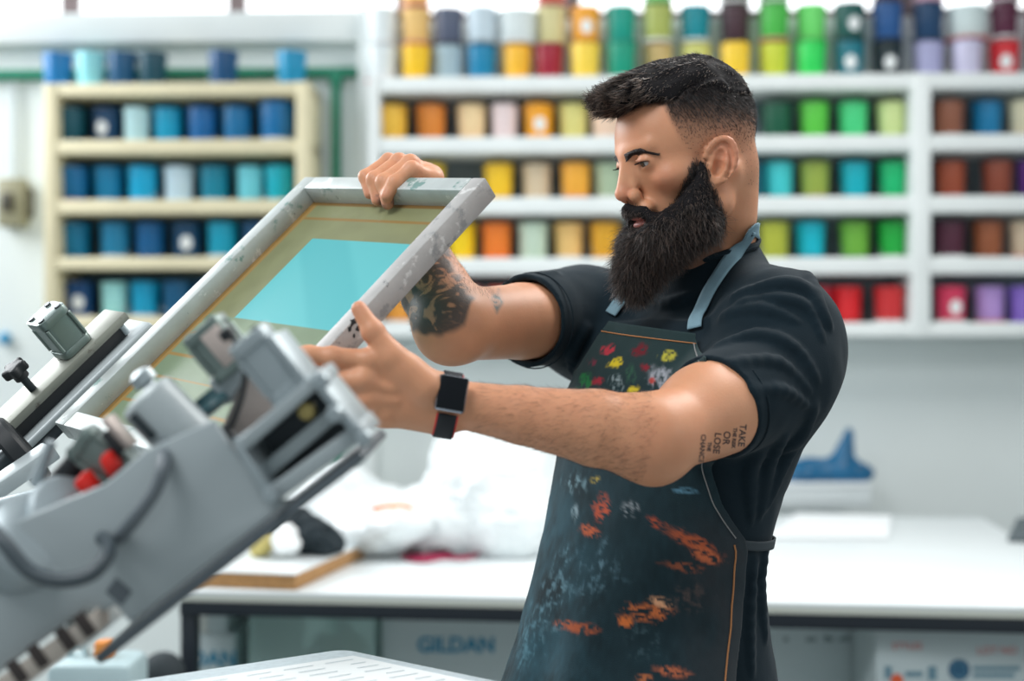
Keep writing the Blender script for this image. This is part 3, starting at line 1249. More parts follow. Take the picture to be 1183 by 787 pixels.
lump('rag_pile', 'pile of dark green and blue rags inside the clear plastic tub', 'rags',
     [(((xa + xb) / 2 + 0.02, 3.60, 0.40), (0.11, 0.07, 0.30)), ((xa + 0.07, 3.59, 0.35), (0.035, 0.06, 0.28)), ((xb - 0.06, 3.6, 0.40), (0.03, 0.06, 0.30))],
     mat('green_rags', (44, 88, 84), 0.9, var=0.3, vscale=16, spots=[((120, 130, 90), 9, 0.56, (1, 1, 1)), ((16, 110, 150), 7, 0.6, (1, 1, 1))]), 0.018, 18, 0.008, seed=31, zfloor=0.057)

# dark office chair pushed under, just left of the table leg
e = empty('swivel_chair', (P(178, 700, 3.2).x, 3.2, 0), 'black swivel chair left of the table leg, mostly hidden behind the press', 'chair')
cx_ = P(178, 700, 3.2).x
mb = MB()
f = Field()
f.cone((cx_ - 0.02, 3.2, 0.60), (cx_ + 0.02, 3.2, 0.70), 0.055, 0.05, 0.0)
f.cone((cx_ - 0.03, 3.2, 0.52), (cx_ - 0.02, 3.2, 0.60), 0.06, 0.06, 0.02)
fieldobj('backrest', f, (cx_ - .15, 3.05, .4), (cx_ + .15, 3.35, .8), 0.008, mat('chair_fabric', (44, 52, 56), 0.85, bump=0.2), e)
mb.hexa((cx_, 3.19, 0.44), (0.075, 0.17, 0.03), None, 0.02)
mb.build('seat', mat('chair_fabric'), e)
mb = MB()
mb.cyl((cx_, 3.20, 0.08), (cx_, 3.20, 0.415), 0.025)
mb.build('gas_lift', DARK, e)
for k in range(5):
    a = 2 * math.pi * k / 5
    mb = MB()
    mb.tube([(cx_, 3.20, 0.085), (cx_ + 0.10 * math.cos(a), 3.20 + 0.10 * math.sin(a), 0.05)], [0.02, 0.014], 8)
    mb.lathe((cx_ + 0.10 * math.cos(a), 3.20 + 0.10 * math.sin(a), 0.0), EZ, [(0, 0), (0.02, 0.004), (0.022, 0.02), (0.016, 0.04), (0, 0.04)], 14)
    mb.build('caster_leg', DARK, e)
# bottle with an orange cap low at the left, seen under the press
qx = P(118, 760, 2.9).x
zk = 0.46
e = empty('wooden_crate', (qx, 2.87, 0.0), 'slatted wooden crate on the floor that carries the pale jerry can', 'crate')
CRT = mat('crate_wood', (160, 138, 104), 0.8, var=0.2, vscale=20)
for k in range(5):
    for yy_ in (2.762, 2.985):
        mb = MB()
        mb.box(qx - 0.13, qx + 0.13, yy_ - 0.007, yy_ + 0.007, 0.002 + k * 0.092, 0.08 + k * 0.092, 0.002)
        mb.build('slat', CRT, e)
mb = MB()
mb.box(qx - 0.13, qx + 0.13, 2.77, 2.977, 0.445, 0.459, 0.002)
mb.build('top_board', CRT, e)
for sx_ in (-1, 1):
    mb = MB()
    mb.box(qx + sx_ * 0.115 - 0.012, qx + sx_ * 0.115 + 0.012, 2.77, 2.977, 0.0, 0.444, 0.002)
    mb.build('end_panel', CRT, e)
e = empty('solvent_can', (qx, 2.9, zk), 'pale jerry can with an orange cap below the press at lower left', 'canister')
zc = P(118, 755, 2.9).z
mb = MB()
mb.box(qx - 0.085, qx + 0.085, 2.80, 2.95, zk + 0.001, zc, 0.02)
mb.build('can_body', mat('can_plastic', (175, 196, 200), 0.5, var=0.05), e)
mb = MB()
mb.cyl((qx + 0.01, 2.88, zc + 0.0005), (qx + 0.01, 2.88, zc + 0.03), 0.02)
mb.build('cap', mat('orange_cap', (225, 140, 60), 0.5), e)
mb = MB()
mb.tube(spline([(qx - 0.06, 2.88, zc - 0.004), (qx - 0.06, 2.88, zc + 0.02), (qx - 0.035, 2.88, zc + 0.026), (qx - 0.022, 2.88, zc - 0.003)], 5), 0.008, 8)
mb.build('handle', mat('can_plastic'), e)

# ============================================================ printing pallet in front
PALM = mat('pallet_laminate', (196, 208, 214), 0.55, var=0.12, vscale=120)
PZ = 1.062


def onP(px, py, z=0.0):
    d = FPX * (CAMZ - PZ - z) / (py - CY)
    return P(px, py, d)


A0, A1, A2 = onP(150, 787), onP(397, 750), onP(560, 784)
uu = (A0 - A1).normalized()
ww = (A2 - A1)
ww = ww.normalized()
e = empty('printing_pallet', A1 + uu * 0.25 + ww * 0.15, 'pale grey printing pallet with a paper test sheet at the bottom edge below the press', 'pallet')
c0 = A1
outl = []
for (s, t) in ((0.0, 0.0), (0.0, 0.345), (0.62, 0.345), (0.62, 0.0)):
    outl.append((s, t))
# rounded corners
pts = []
R_ = 0.018
cs = [(R_, R_, math.pi, 1.5 * math.pi), (0.62 - R_, R_, 1.5 * math.pi, 2 * math.pi), (0.62 - R_, 0.345 - R_, 0, math.pi / 2), (R_, 0.345 - R_, math.pi / 2, math.pi)]
for (sx_, sy_, a0, a1) in cs:
    for k in range(7):
        a = a0 + (a1 - a0) * k / 6
        pts.append(c0 + uu * (sx_ + R_ * math.cos(a)) + ww * (sy_ + R_ * math.sin(a)) - EZ * 0.012)
mb = MB()
mb.prism(pts, (0, 0, 0.012), 0.001)
mb.build('board', PALM, e)
mb = MB()
mb.box(c0.x + uu.x * 0.3 + ww.x * .15 - 0.03, c0.x + uu.x * 0.3 + ww.x * .15 + 0.03, c0.y + uu.y * .3 + ww.y * .15 - 0.03, c0.y + uu.y * .3 + ww.y * .15 + 0.03, 0.05, PZ - 0.0125)
mb.build('support_post', mat('pallet_post', (120, 128, 132), 0.4, metal=0.6), e)
mb = MB()
mb.lathe((c0.x + uu.x * 0.3 + ww.x * .15, c0.y + uu.y * .3 + ww.y * .15, 0), EZ, [(0, 0), (0.2, 0.002), (0.2, 0.02), (0.06, 0.045), (0, 0.05)])
mb.build('base_foot', mat('pallet_post'), e)
# paper taped to the pallet
s0 = empty('test_print_sheet', c0 + uu * 0.15 + ww * 0.15 + EZ * 0.0005, 'white sheet of paper with faint printed lines lying on the printing pallet', 'paper')
mb = MB()
q0 = c0 + uu * 0.022 + ww * 0.045 + EZ * 0.0006
q1 = q0 + uu * 0.235
mb.prism([q0, q1, q1 + ww * 0.26, q0 + ww * 0.26], (0, 0, 0.0006))
mb.build('sheet', PAPER, s0)
mb = MB()
rr = random.Random(6)
for i in range(11):
    for j in range(4):
        a = q0 + uu * (0.016 + 0.055 * j) + ww * (0.02 + 0.022 * i) + EZ * 0.0013
        l = rr.uniform(0.02, 0.042)
        mb.hexa(a + uu * l / 2, (l / 2, 0.0009, 0.0001), (uu, ww, EZ))
mb.build('printed_lines', mat('faint_print', (196, 206, 212), 0.7), s0)
# ============================================================ the silk screen frame
def orient(p, axes, u, a, n):
    return p + axes[0] * u + axes[1] * a + axes[2] * n


S_TL, S_TR = P(352, 204, 2.02), P(561, 205, 1.74)
_u = S_TR - S_TL
# depth of the lower left corner from the right angle of the frame
_lo, _hi = 1.3, 2.4
for _ in range(60):
    _m2 = (_lo + _hi) / 2
    if _u.dot(P(62, 488, _m2) - S_TL) > 0:
        _lo = _m2
    else:
        _hi = _m2
S_BL = P(62, 488, (_lo + _hi) / 2)
SU = _u.normalized()
SA = (S_TL - S_BL).normalized()
SN = SU.cross(SA).normalized()
if SN.z < 0:
    SN = -SN
SW, SL = _u.length, (S_TL - S_BL).length
SAX = (SU, SA, SN)
RW, RT = 0.025, 0.030


def sp(u, a, n=0.0):
    return S_BL + SU * u + SA * a + SN * n


def scr(px, py, n):
    """u, a of the screen-plane point (offset n) seen at px,py"""
    o = Vector((0, 0, CAMZ))
    d = P(px, py, 1.0) - o
    q = S_BL + SN * n
    t = (q - o).dot(SN) / d.dot(SN)
    w = o + d * t - S_BL
    return w.dot(SU), w.dot(SA)


FRM = mat('screen_frame_metal', (196, 202, 200), 0.45, metal=0.25, var=0.10, vscale=30, bump=0.15, bscale=80,
          spots=[((128, 158, 152), 22, 0.60, (1, 1, 1)), ((225, 228, 226), 30, 0.60, (1, 1, 1)), ((70, 84, 88), 46, 0.68, (1, 1, 1))])
FRM2 = mat('screen_frame_side', (180, 177, 175), 0.5, metal=0.2, var=0.14, vscale=24, bump=0.15, bscale=80,
           spots=[((150, 150, 150), 26, 0.55, (1, 1, 1)), ((208, 206, 204), 34, 0.60, (1, 1, 1)), ((66, 70, 74), 40, 0.66, (1, 1, 1))])
scre = empty('silk_screen', sp(0, 0, -RT), 'aluminium silk screen frame with a turquoise stencil, held up by the man', 'silk screen')


def rail(u0, u1, a0, a1, m):
    mb = MB()
    mb.hexa(sp((u0 + u1) / 2, (a0 + a1) / 2, -RT / 2), ((u1 - u0) / 2, (a1 - a0) / 2, RT / 2), SAX, 0.0022, 2)
    return mb.build('frame_rail', m, scre)


rail(0, RW - 0.0002, 0, SL, FRM)
rail(SW - RW + 0.0002, SW, 0, SL, FRM2)
rail(RW, SW - RW, SL - RW, SL, FRM)
rail(RW, SW - RW, 0, RW, FRM)
# gauze: a grid carrying the colours of emulsion, tape and open stencil
MESHN = -RT + 0.0035
nu, na = 150, 190
U, Avals = np.meshgrid(np.linspace(RW * 0.4, SW - RW * 0.4, nu), np.linspace(RW * 0.4, SL - RW * 0.4, na), indexing='ij')
P3 = np.array(S_BL)[None, None, :] + U[..., None] * np.array(SU) + Avals[..., None] * np.array(SA) + MESHN * np.array(SN)
k_tl, k_bl, k_br, k_tr = scr(377, 278, MESHN), scr(250, 369, MESHN), scr(372, 377, MESHN), scr(465, 279, MESHN)
uin0 = (k_tl[0] + k_bl[0]) / 2
atop, abot = (k_tl[1] + k_tr[1]) / 2, (k_bl[1] + k_br[1]) / 2
nse = fbm(np.stack([U.ravel() * 40, Avals.ravel() * 40, U.ravel() * 0], 1), 3, 3).reshape(U.shape)
emul = np.array(s2l((150, 152, 112)))
emul2 = np.array(s2l((140, 158, 128)))
cyan = np.array(s2l((110, 208, 212)))
cyan2 = np.array(s2l((92, 194, 200)))
tape = np.array(s2l((150, 116, 64)))
tape2 = np.array(s2l((176, 142, 84)))
col = emul[None, None] * (1 + 0.10 * nse[..., None])
low = (Avals < abot)
col = np.where(low[..., None], emul2 * (1 + 0.12 * nse[..., None]), col)
st = (U > uin0) & (U < SW - RW - 0.012) & (Avals < atop) & (Avals > abot)
streak_ = np.clip((np.sin((U * 0.8 + Avals) * 26 + 1.2) - 0.2) * 3, 0, 1)  # diagonal darker streaks in the stencil colour
col = np.where(st[..., None], cyan + (cyan2 - cyan) * streak_[..., None] * 0.6, col)
tl = (U < RW + 0.016 + 0.002 * nse)
col = np.where(tl[..., None], np.where((U < RW + 0.009)[..., None], tape * (1 + .2 * nse[..., None]), tape2), col)
tb = np.abs(Avals - (SL - RW - 0.034)) < 0.0028
col = np.where((tb & ~tl)[..., None], tape2 * 0.85, col)
tt = Avals > SL - RW - 0.006
col = np.where(tt[..., None], tape * 0.8, col)
for aa in (abot - 0.035, abot - 0.075, abot - 0.115, abot - 0.16):
    ln = (np.abs(Avals - aa - 0.01 * U) < 0.0016) & ~tl
    col = np.where(ln[..., None], tape2, col)
idx = np.arange(nu * na).reshape(nu, na)
Q = np.stack([idx[:-1, :-1].ravel(), idx[1:, :-1].ravel(), idx[1:, 1:].ravel(), idx[:-1, 1:].ravel()], 1)
GAUZE = mat('screen_gauze', attr='Col', rough=0.32, spec=0.4)
nt = GAUZE.node_tree
_b = nt.nodes['Principled BSDF']
_tr = nt.nodes.new('ShaderNodeBsdfTranslucent')
_at = [n for n in nt.nodes if n.type == 'ATTRIBUTE'][0]
nt.links.new(_at.outputs['Color'], _tr.inputs['Color'])
_mx = nt.nodes.new('ShaderNodeMixShader')
_mx.inputs[0].default_value = 0.35
_out = [n for n in nt.nodes if n.type == 'OUTPUT_MATERIAL'][0]
nt.links.new(_b.outputs[0], _mx.inputs[1])
nt.links.new(_tr.outputs[0], _mx.inputs[2])
nt.links.new(_mx.outputs[0], _out.inputs[0])
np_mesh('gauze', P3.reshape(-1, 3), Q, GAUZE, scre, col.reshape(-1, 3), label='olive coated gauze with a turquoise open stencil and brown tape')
# small dark ink splashes on the side rail
INKD = mat('black_ink', (30, 32, 36), 0.5)
mb = MB()
rr = random.Random(9)
for (px, py, s) in ((408, 372, .006), (414, 380, .005), (404, 380, .004), (418, 370, .003), (409, 388, .003)):
    u_, a_ = SW, 0
    # point on the outer face
    o = Vector((0, 0, CAMZ))
    d = P(px, py, 1.0) - o
    t = (sp(SW, 0) - o).dot(SU) / d.dot(SU)
    w = o + d * t
    pts = []
    for k in range(10):
        an = 2 * math.pi * k / 10
        rk = s * rr.uniform(0.5, 1.2)
        pts.append(w + SA * math.cos(an) * rk + SN * math.sin(an) * rk * 0.8)
    mb.prism(pts, SU * 0.0005)
mb.build('ink_splash', INKD, scre)

# ============================================================ press arm that clamps the screen (sharp, left edge)
GREYP = mat('press_grey_paint', (182, 190, 192), 0.42, metal=0.15, var=0.10, vscale=18)
ALU = mat('brushed_aluminium', (172, 182, 186), 0.42, metal=0.6, var=0.06, vscale=30)
WORN = mat('worn_clamp_plate', (146, 148, 138), 0.45, metal=0.4, var=0.16, vscale=26, spots=[((110, 106, 98), 24, 0.6, (1, 1, 1)), ((170, 120, 100), 40, 0.72, (1, 1, 1))])
CYLM = mat('cylinder_anodised', (122, 136, 132), 0.35, metal=0.55, var=0.08, vscale=30)
BLK = mat('black_rubber', (24, 28, 32), 0.55)
DKM = mat('dark_steel', (52, 60, 64), 0.4, metal=0.5)
RED = mat('red_plastic', (226, 40, 30), 0.4)


def pneu(parent, base, axis, side, r, h, capm=CYLM, m=CYLM):
    """square-bodied pneumatic cylinder with end caps and four tie bolts"""
    axis = Vector(axis).normalized()
    side = Vector(side)
    side = (side - axis * side.dot(axis)).normalized()
    oth = axis.cross(side)
    ax = (side, oth, axis)
    mb = MB()
    # barrel: rounded square section
    def ring(rad, k=0.82):
        pts = []
        for (cx_, cy_, a0) in ((1, 1, 0), (-1, 1, 90), (-1, -1, 180), (1, -1, 270)):
            for j in range(5):
                a = math.radians(a0 + 22.5 * j)
                rc = rad * 0.45
                pts.append(side * (cx_ * (rad - rc) + rc * math.cos(a)) + oth * (cy_ * (rad - rc) + rc * math.sin(a)))
        return pts
    mb.prism([base + axis * h * 0.18 + q for q in ring(r * 0.90)], axis * h * 0.62)
    o1 = mb.build('barrel', m, parent)
    for z0, z1 in ((0.0, 0.18), (0.80, 1.0)):
        mb = MB()
        mb.prism([base + axis * h * (z0 + 0.002) + q for q in ring(r)], axis * h * (z1 - z0 - 0.004), 0.0012)
        mb.build('end_cap', capm, parent)
    for sx_ in (-1, 1):
        for sy_ in (-1, 1):
            mb = MB()
            b = base + axis * h * 1.001 + side * sx_ * r * 0.62 + oth * sy_ * r * 0.62
            mb.cyl(b, b + axis * h * 0.03, r * 0.2, 10)
            mb.build('tie_bolt', DKM, parent)
            mb = MB()
            mb.cyl(base + axis * h * 0.19 + side * sx_ * r * 0.84 + oth * sy_ * r * 0.84, base + axis * h * 0.79 + side * sx_ * r * 0.84 + oth * sy_ * r * 0.84, r * 0.13, 8)
            mb.build('tie_rod', m, parent)


def star_knob(parent, base, axis, stem_l, r, n=5):
    axis = Vector(axis).normalized()
    x, y = perp(axis)
    mb = MB()
    mb.cyl(base, base + axis * stem_l, r * 0.30, 14)
    mb.build('threaded_stem', DKM, parent)
    pts = []
    for k in range(60):
        a = 2 * math.pi * k / 60
        rk = r * (0.86 + 0.14 * math.cos(n * a))
        pts.append(base + axis * stem_l + (x * math.cos(a) + y * math.sin(a)) * rk)
    mb = MB()
    mb.prism(pts, axis * r * 0.75, r * 0.16)
    mb.cyl(base + axis * (stem_l - r * 0.5), base + axis * (stem_l + 0.0005), r * 0.55, 16)
    mb.build('knob', BLK, parent)


c0 = P(20, 466, 1.845)                    # on the plate's top face
arm = empty('clamping_machine', P(-40, 560, 1.85), 'grey press arm with black knob and pneumatic cylinder clamping the lower left of the screen', 'press arm')


def cpt(u, a, n):
    return c0 + SU * u + SA * a + SN * n


mb = MB()
mb.hexa(cpt(0.0, 0.035, -0.006), (0.029, 0.145, 0.006), SAX, 0.0015)
mb.build('clamp_plate', WORN, arm)
mb = MB()
mb.hexa(cpt(0.005, 0.03, -0.021), (0.018, 0.135, 0.0085), SAX, 0.001)
mb.build('spacer_bar', BLK, arm)
mb = MB()
mb.hexa(cpt(0.010, 0.045, -0.036), (0.032, 0.15, 0.006), SAX, 0.004, 3)
mb.build('lower_jaw', GREYP, arm)
mb = MB()
mb.hexa(cpt(0.008, 0.035, -0.0505), (0.03, 0.15, 0.008), SAX, 0.003)
mb.build('beam', DKM, arm)
mb = MB()
mb.hexa(cpt(-0.014, -0.16, -0.043), (0.06, 0.075, 0.0145), SAX, 0.004)
mb.build('mounting_block', DKM, arm)
pneu(arm, cpt(-0.004, 0.105, 0.0005), SN, SA, 0.0235, 0.062)
b = cpt(0.0215, 0.166, -0.0135)
mb = MB()
mb.cyl(b, b - SN * 0.014, 0.0045, 12)
mb.build('stop_bolt', ALU, arm)
star_knob(arm, cpt(0.004, 0.026, 0.0003), SN, 0.030, 0.018)
# black hand wheel on the shaft, plus shaft
w0 = P(22, 522, 1.78)
mb = MB()
wax = (SA * 0.92 + SU * 0.25).normalized()
mb.lathe(w0 - wax * 0.012, wax, [(0, 0), (0.046, 0), (0.050, 0.004), (0.050, 0.020), (0.046, 0.024), (0.033, 0.026), (0.030, 0.021), (0.0, 0.020)], 40)
mb.build('hand_wheel', BLK, arm)
mb = MB()
mb.cyl(w0 - wax * 0.30, w0 - wax * 0.0125, 0.016, 20)
mb.cyl(w0 - wax * 0.10, w0 - wax * 0.05, 0.027, 20)
mb.build('shaft', DKM, arm)
mb = MB()
q0, q1 = P(-20, 575, 1.70), P(60, 520, 1.74)
d_ = (q1 - q0).normalized()
mb.hexa((q0 + q1) / 2, ((q1 - q0).length / 2, 0.016, 0.010), (d_, SU, d_.cross(SU).normalized()), 0.003)
mb.build('guide_rail', GREYP, arm)
mb = MB()
q0, q1 = P(-20, 590, 1.66), P(95, 560, 1.64)
mb.tube([q0, q1], 0.009, 12)
mb.build('tie_bar', ALU, arm)

# ============================================================ carousel pedestal the arms grow from (left of the frame)
ped = empty('carousel_pedestal', (-0.98, 1.52, 0), 'grey carousel pedestal of the printing press at the far left edge', 'press pedestal')
mb = MB()
mb.lathe((-0.98, 1.52, 0), EZ, [(0, 0), (0.34, 0.002), (0.34, 0.02), (0.14, 0.06), (0.12, 0.10), (0.12, 0.92), (0.22, 0.95), (0.22, 1.0), (0, 1.0)], 40)
mb.build('column', GREYP, ped)
mb = MB()
mb.lathe((-0.98, 1.52, 1.001), EZ, [(0, 0), (0.20, 0), (0.205, 0.01), (0.205, 0.09), (0.19, 0.10), (0.06, 0.11), (0.05, 0.16), (0, 0.16)], 40)
mb.build('turret', DKM, ped)

# ============================================================ near press arm (large, out of focus)
FD = 1.22
na_ = empty('printing_machine', P(60, 787, FD), 'large grey press arm in the foreground carrying silver pneumatic cylinders and hoses', 'press arm')
FA = Vector((0.77, -0.10, 0.63)).normalized()
FB = Vector((-0.05, -0.99, -0.09))
FB = (FB - FA * FB.dot(FA)).normalized()
FN = FB.cross(FA).normalized()
if FN.z < 0:
    FN = -FN
FC = P(309, 575, FD)
FAX = (FA, FB, FN)


def fpx(px, py, b=0.0):
    """point of the arm's side plane (shifted b towards the camera) seen at px,py"""
    o = Vector((0, 0, CAMZ))
    d = P(px, py, 1.0) - o
    q = FC + FB * b
    t = (q - o).dot(FB) / d.dot(FB)
    return o + d * t


def fprism(name, pts, b0, b1, m, bev=0.0, parent=None):
    """plate whose front outline is read on the side plane at b1 and that reaches back to b0"""
    mb = MB()
    mb.prism([fpx(x, y, b1) for x, y in pts], FB * (b0 - b1), bev)
    return mb.build(name, m, parent or na_)


ARMG = mat('press_arm_paint', (168, 177, 180), 0.40, metal=0.1, var=0.07, vscale=10)
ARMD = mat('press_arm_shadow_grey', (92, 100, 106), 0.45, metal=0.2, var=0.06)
PINKM = mat('bare_metal_warm', (204, 188, 180), 0.42, metal=0.3, var=0.08)
# main side plate
fprism('side_plate', [(168, 520), (246, 486), (268, 520), (322, 580), (338, 578), (150, 722), (132, 700), (112, 712), (96, 706), (-70, 830), (-70, 640), (60, 585), (120, 560)], -0.012, 0.0, ARMG, 0.003)
# rear side plate (same arm, far side)
fprism('rear_plate', [(176, 520), (236, 498), (300, 560), (150, 680), (-60, 800), (-60, 640)], -0.13, -0.118, ARMG, 0.003)
# bottom flange strip
q0, q1 = fpx(432, 512, -0.06), fpx(140, 738, -0.06)
d_ = (q1 - q0).normalized()
mb = MB()
mb.hexa((q0 + q1) / 2 , ((q1 - q0).length / 2, 0.065, 0.0045), (d_, FB, d_.cross(FB).normalized()), 0.001)
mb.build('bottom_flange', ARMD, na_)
# end bracket: U channel seen from its side
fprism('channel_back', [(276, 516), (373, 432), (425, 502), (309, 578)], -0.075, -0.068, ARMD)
fprism('channel_upper_lip', [(270, 512), (366, 428), (376, 440), (281, 524)], -0.067, 0.004, ARMG, 0.0015)
fprism('channel_lower_lip', [(306, 566), (414, 488), (426, 503), (318, 582)], -0.067, 0.004, ARMG, 0.0015)
fprism('channel_end', [(357, 441), (366, 435), (421, 502), (411, 509)], -0.067, 0.006, ALU, 0.0015)
fprism('channel_mid_rail', [(292, 545), (392, 462), (402, 476), (303, 560)], -0.05, -0.02, GREYP, 0.002)
fprism('channel_near_end', [(266, 508), (280, 516), (322, 578), (308, 584)], -0.06, 0.008, ALU, 0.0015)
for (px, py) in ((372, 440), (421, 506), (314, 572), (387, 478)):
    q = fpx(px, py, 0.009)
    mb = MB()
    mb.lathe(q, FB, [(0, 0), (0.0075, 0), (0.0078, 0.003), (0.006, 0.007), (0, 0.0075)], 16)
    mb.build('bolt_head', ALU, na_)
q = fpx(356, 474, -0.03)
mb = MB()
mb.lathe(q, FB, [(0, 0), (0.008, 0), (0.009, 0.004), (0.007, 0.010), (0, 0.011)], 16)
mb.build('brass_fitting', mat('brass', (190, 170, 110), 0.35, metal=0.8), na_)
# pinkish plate behind the channel
fprism('stop_plate', [(256, 494), (284, 432), (300, 428), (322, 466), (312, 482), (268, 516)], -0.105, -0.095, PINKM, 0.001)
# square silver cylinder on the bracket
base = fpx(342, 456, -0.03)
sq = empty  # placeholder name kept local
pneu(na_, base, FN, FA, 0.019, 0.066, ALU, ALU)
fprism('cylinder_guard', [(307, 390), (314, 386), (358, 442), (350, 450)], -0.06, 0.0, ALU, 0.002)
# tall pneumatic cylinder with cable
base = fpx(276, 428, -0.10)
pneu(na_, base, FN, FA, 0.021, 0.052)
mb = MB()
ax_ = FN
q = base + FB * 0.0195 + FA * 0.007
mb.hexa(q + FN * 0.026, (0.010, 0.002, 0.018), FAX, 0.001)
mb.build('rating_plate', PINKM, na_)
fprism('cylinder_foot', [(240, 440), (286, 408), (292, 418), (262, 470), (248, 462)], -0.125, -0.085, ARMG, 0.003)
cb = [fpx(x, y, b) for x, y, b in ((262, 386, -0.05), (272, 393, -0.045), (280, 408, -0.04), (283, 428, -0.04), (280, 455, -0.04), (272, 480, -0.045), (265, 496, -0.05))]
mb = MB()
mb.tube(spline(cb, 8), 0.0026, 8)
mb.build('cable', BLK, na_)
q = fpx(264, 503, -0.05)
mb = MB()
mb.hexa(q, (0.006, 0.006, 0.010), FAX, 0.002)
mb.build('cable_plug', BLK, na_)
q = fpx(262, 386, -0.05)
mb = MB()
mb.hexa(q, (0.006, 0.005, 0.005), FAX, 0.0015)
mb.build('cable_plug', BLK, na_)
# round adjuster behind the plate
q = fpx(250, 474, -0.09)
mb = MB()
mb.lathe(q, FN, [(0, 0), (0.019, 0), (0.020, 0.004), (0.018, 0.009), (0.013, 0.011), (0.013, 0.018), (0, 0.0185)], 24)
mb.build('adjuster_knob', mat('teal_knob', (52, 84, 90), 0.35), na_)
q = fpx(186, 462, -0.10)
mb = MB()
mb.lathe(q + FN * 0.02, FN, [(0, 0), (0.012, 0), (0.012, 0.01), (0.006, 0.014), (0, 0.014)], 20)
mb.cyl(q - FN * 0.07, q + FN * 0.0205, 0.0065, 14)
mb.build('adjuster_cap', ALU, na_)
# broad standing cylinder on the arm
base = fpx(216, 508, -0.045)
ax2 = (FN * 0.93 - FA * 0.06).normalized()
mb = MB()
mb.lathe(base - ax2 * 0.012, ax2, [(0, 0), (0.026, 0), (0.027, 0.003), (0.027, 0.062), (0.024, 0.066), (0.016, 0.068), (0.015, 0.0655), (0, 0.0655)], 32)
mb.build('air_cylinder', GREYP, na_)
mb = MB()
q = base + ax2 * 0.032 + FB * 0.0255 - FA * 0.012
mb.hexa(q, (0.004, 0.003, 0.014), (FA, FB, ax2), 0.001)
mb.build('sensor_slot', DKM, na_)
# second small cylinder with black plug further down
base = fpx(150, 548, -0.06)
pneu(na_, base, (FN * 0.9 - FA * 0.25), FA, 0.017, 0.055)
mb = MB()
q = base + FN * 0.035 + FA * 0.020 + FB * 0.004
mb.hexa(q, (0.0035, 0.012, 0.017), FAX, 0.001)
mb.build('rating_plate', PINKM, na_)
q = base + FN * 0.030 + FA * 0.014 + FB * 0.018
mb = MB()
mb.hexa(q, (0.0035, 0.005, 0.012), FAX, 0.001)
mb.build('cable_plug', BLK, na_)
# red release levers with black pivots
for (pts, b0, b1) in (([(82, 560), (96, 544), (113, 566), (100, 580)], -0.045, -0.025), ([(112, 532), (124, 520), (138, 540), (126, 556)], -0.05, -0.03)):
    fprism('release_lever', pts, b0, b1, RED, 0.004)
for (a, b_) in (((60, 566), (108, 512)), ((96, 560), (130, 580))):
    mb = MB()
    mb.tube([fpx(a[0], a[1], -0.06), fpx(b_[0], b_[1], -0.06)], 0.011, 12)
    mb.build('pivot_rod', BLK, na_)
# slanted pin left of the levers
mb = MB()
mb.tube([fpx(40, 560, -0.05), fpx(60, 510, -0.05)], [0.006, 0.0045], 10)
mb.build('lever_pin', ALU, na_)
# two large round caps and hoses at the left
for (px, py, r, b, ln, m) in ((46, 618, 0.043, -0.01, 0.05, ALU), (82, 588, 0.036, -0.03, 0.028, ALU)):
    q = fpx(px, py, b)
    ax3 = (FA * 0.80 + FN * 0.10 + FB * 0.55).normalized()
    mb = MB()
    mb.lathe(q - ax3 * ln, ax3, [(0, 0), (r * 0.96, 0), (r, 0.003), (r, ln - 0.004), (r * 0.9, ln), (r * 0.5, ln + 0.003), (0, ln + 0.004)], 40)
    mb.build('round_cap', m, na_)
    mb = MB()
    mb.lathe(q - ax3 * (ln + 0.016), ax3, [(0, 0), (r * 1.06, 0), (r * 1.08, 0.003), (r * 1.08, 0.013), (r * 1.06, 0.0155), (0, 0.0155)], 40)
    mb.build('seal_ring', BLK, na_)
HOSE = mat('grey_hose', (66, 76, 82), 0.45)
h1 = [fpx(x, y, b) for x, y, b in ((-20, 600, 0.03), (6, 628, 0.045), (34, 660, 0.05), (70, 671, 0.05), (104, 664, 0.045), (122, 645, 0.035), (126, 630, 0.018), (118, 622, 0.002))]
mb = MB()
mb.tube(spline(h1, 8), 0.0065, 12)
mb.build('air_hose', HOSE, na_)
h2 = [fpx(x, y, b) for x, y, b in ((190, 510, -0.03), (190, 535, 0.012), (180, 565, 0.02), (162, 592, 0.02), (146, 612, 0.012), (138, 622, 0.001))]
mb = MB()
mb.tube(spline(h2, 8), 0.006, 12)
mb.build('air_hose', mat('dark_grey_hose', (98, 106, 112), 0.45), na_)
# dark window in the plate
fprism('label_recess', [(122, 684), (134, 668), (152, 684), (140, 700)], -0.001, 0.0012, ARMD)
# white cap below the plate
q = fpx(112, 716, -0.03)
mb = MB()
mb.lathe(q - FN * 0.012, FN, [(0, 0), (0.026, 0), (0.027, 0.004), (0.024, 0.024), (0.016, 0.032), (0, 0.034)], 28)
mb.build('white_cap', mat('white_plastic_cap', (226, 232, 230), 0.4), na_)
# slotted rail hanging under the arm
RAILM = mat('beige_rail', (182, 172, 162), 0.5, var=0.08)
fprism('slotted_rail', [(110, 706), (118, 728), (20, 800), (-60, 850), (-66, 830)], -0.02, 0.012, RAILM, 0.002)
for (px, py) in ((98, 722), (76, 738), (20, 776), (44, 758), (-6, 796)):
    mb = MB()
    q = fpx(px, py, 0.0125)
    dd = (fpx(10, 780, 0.0125) - fpx(110, 712, 0.0125)).normalized()
    mb.hexa(q, (0.0055, 0.0018, 0.011), (dd, FB, dd.cross(FB).normalized()), 0.0012)
    mb.build('slot', mat('slot_dark', (56, 48, 46), 0.6), na_)
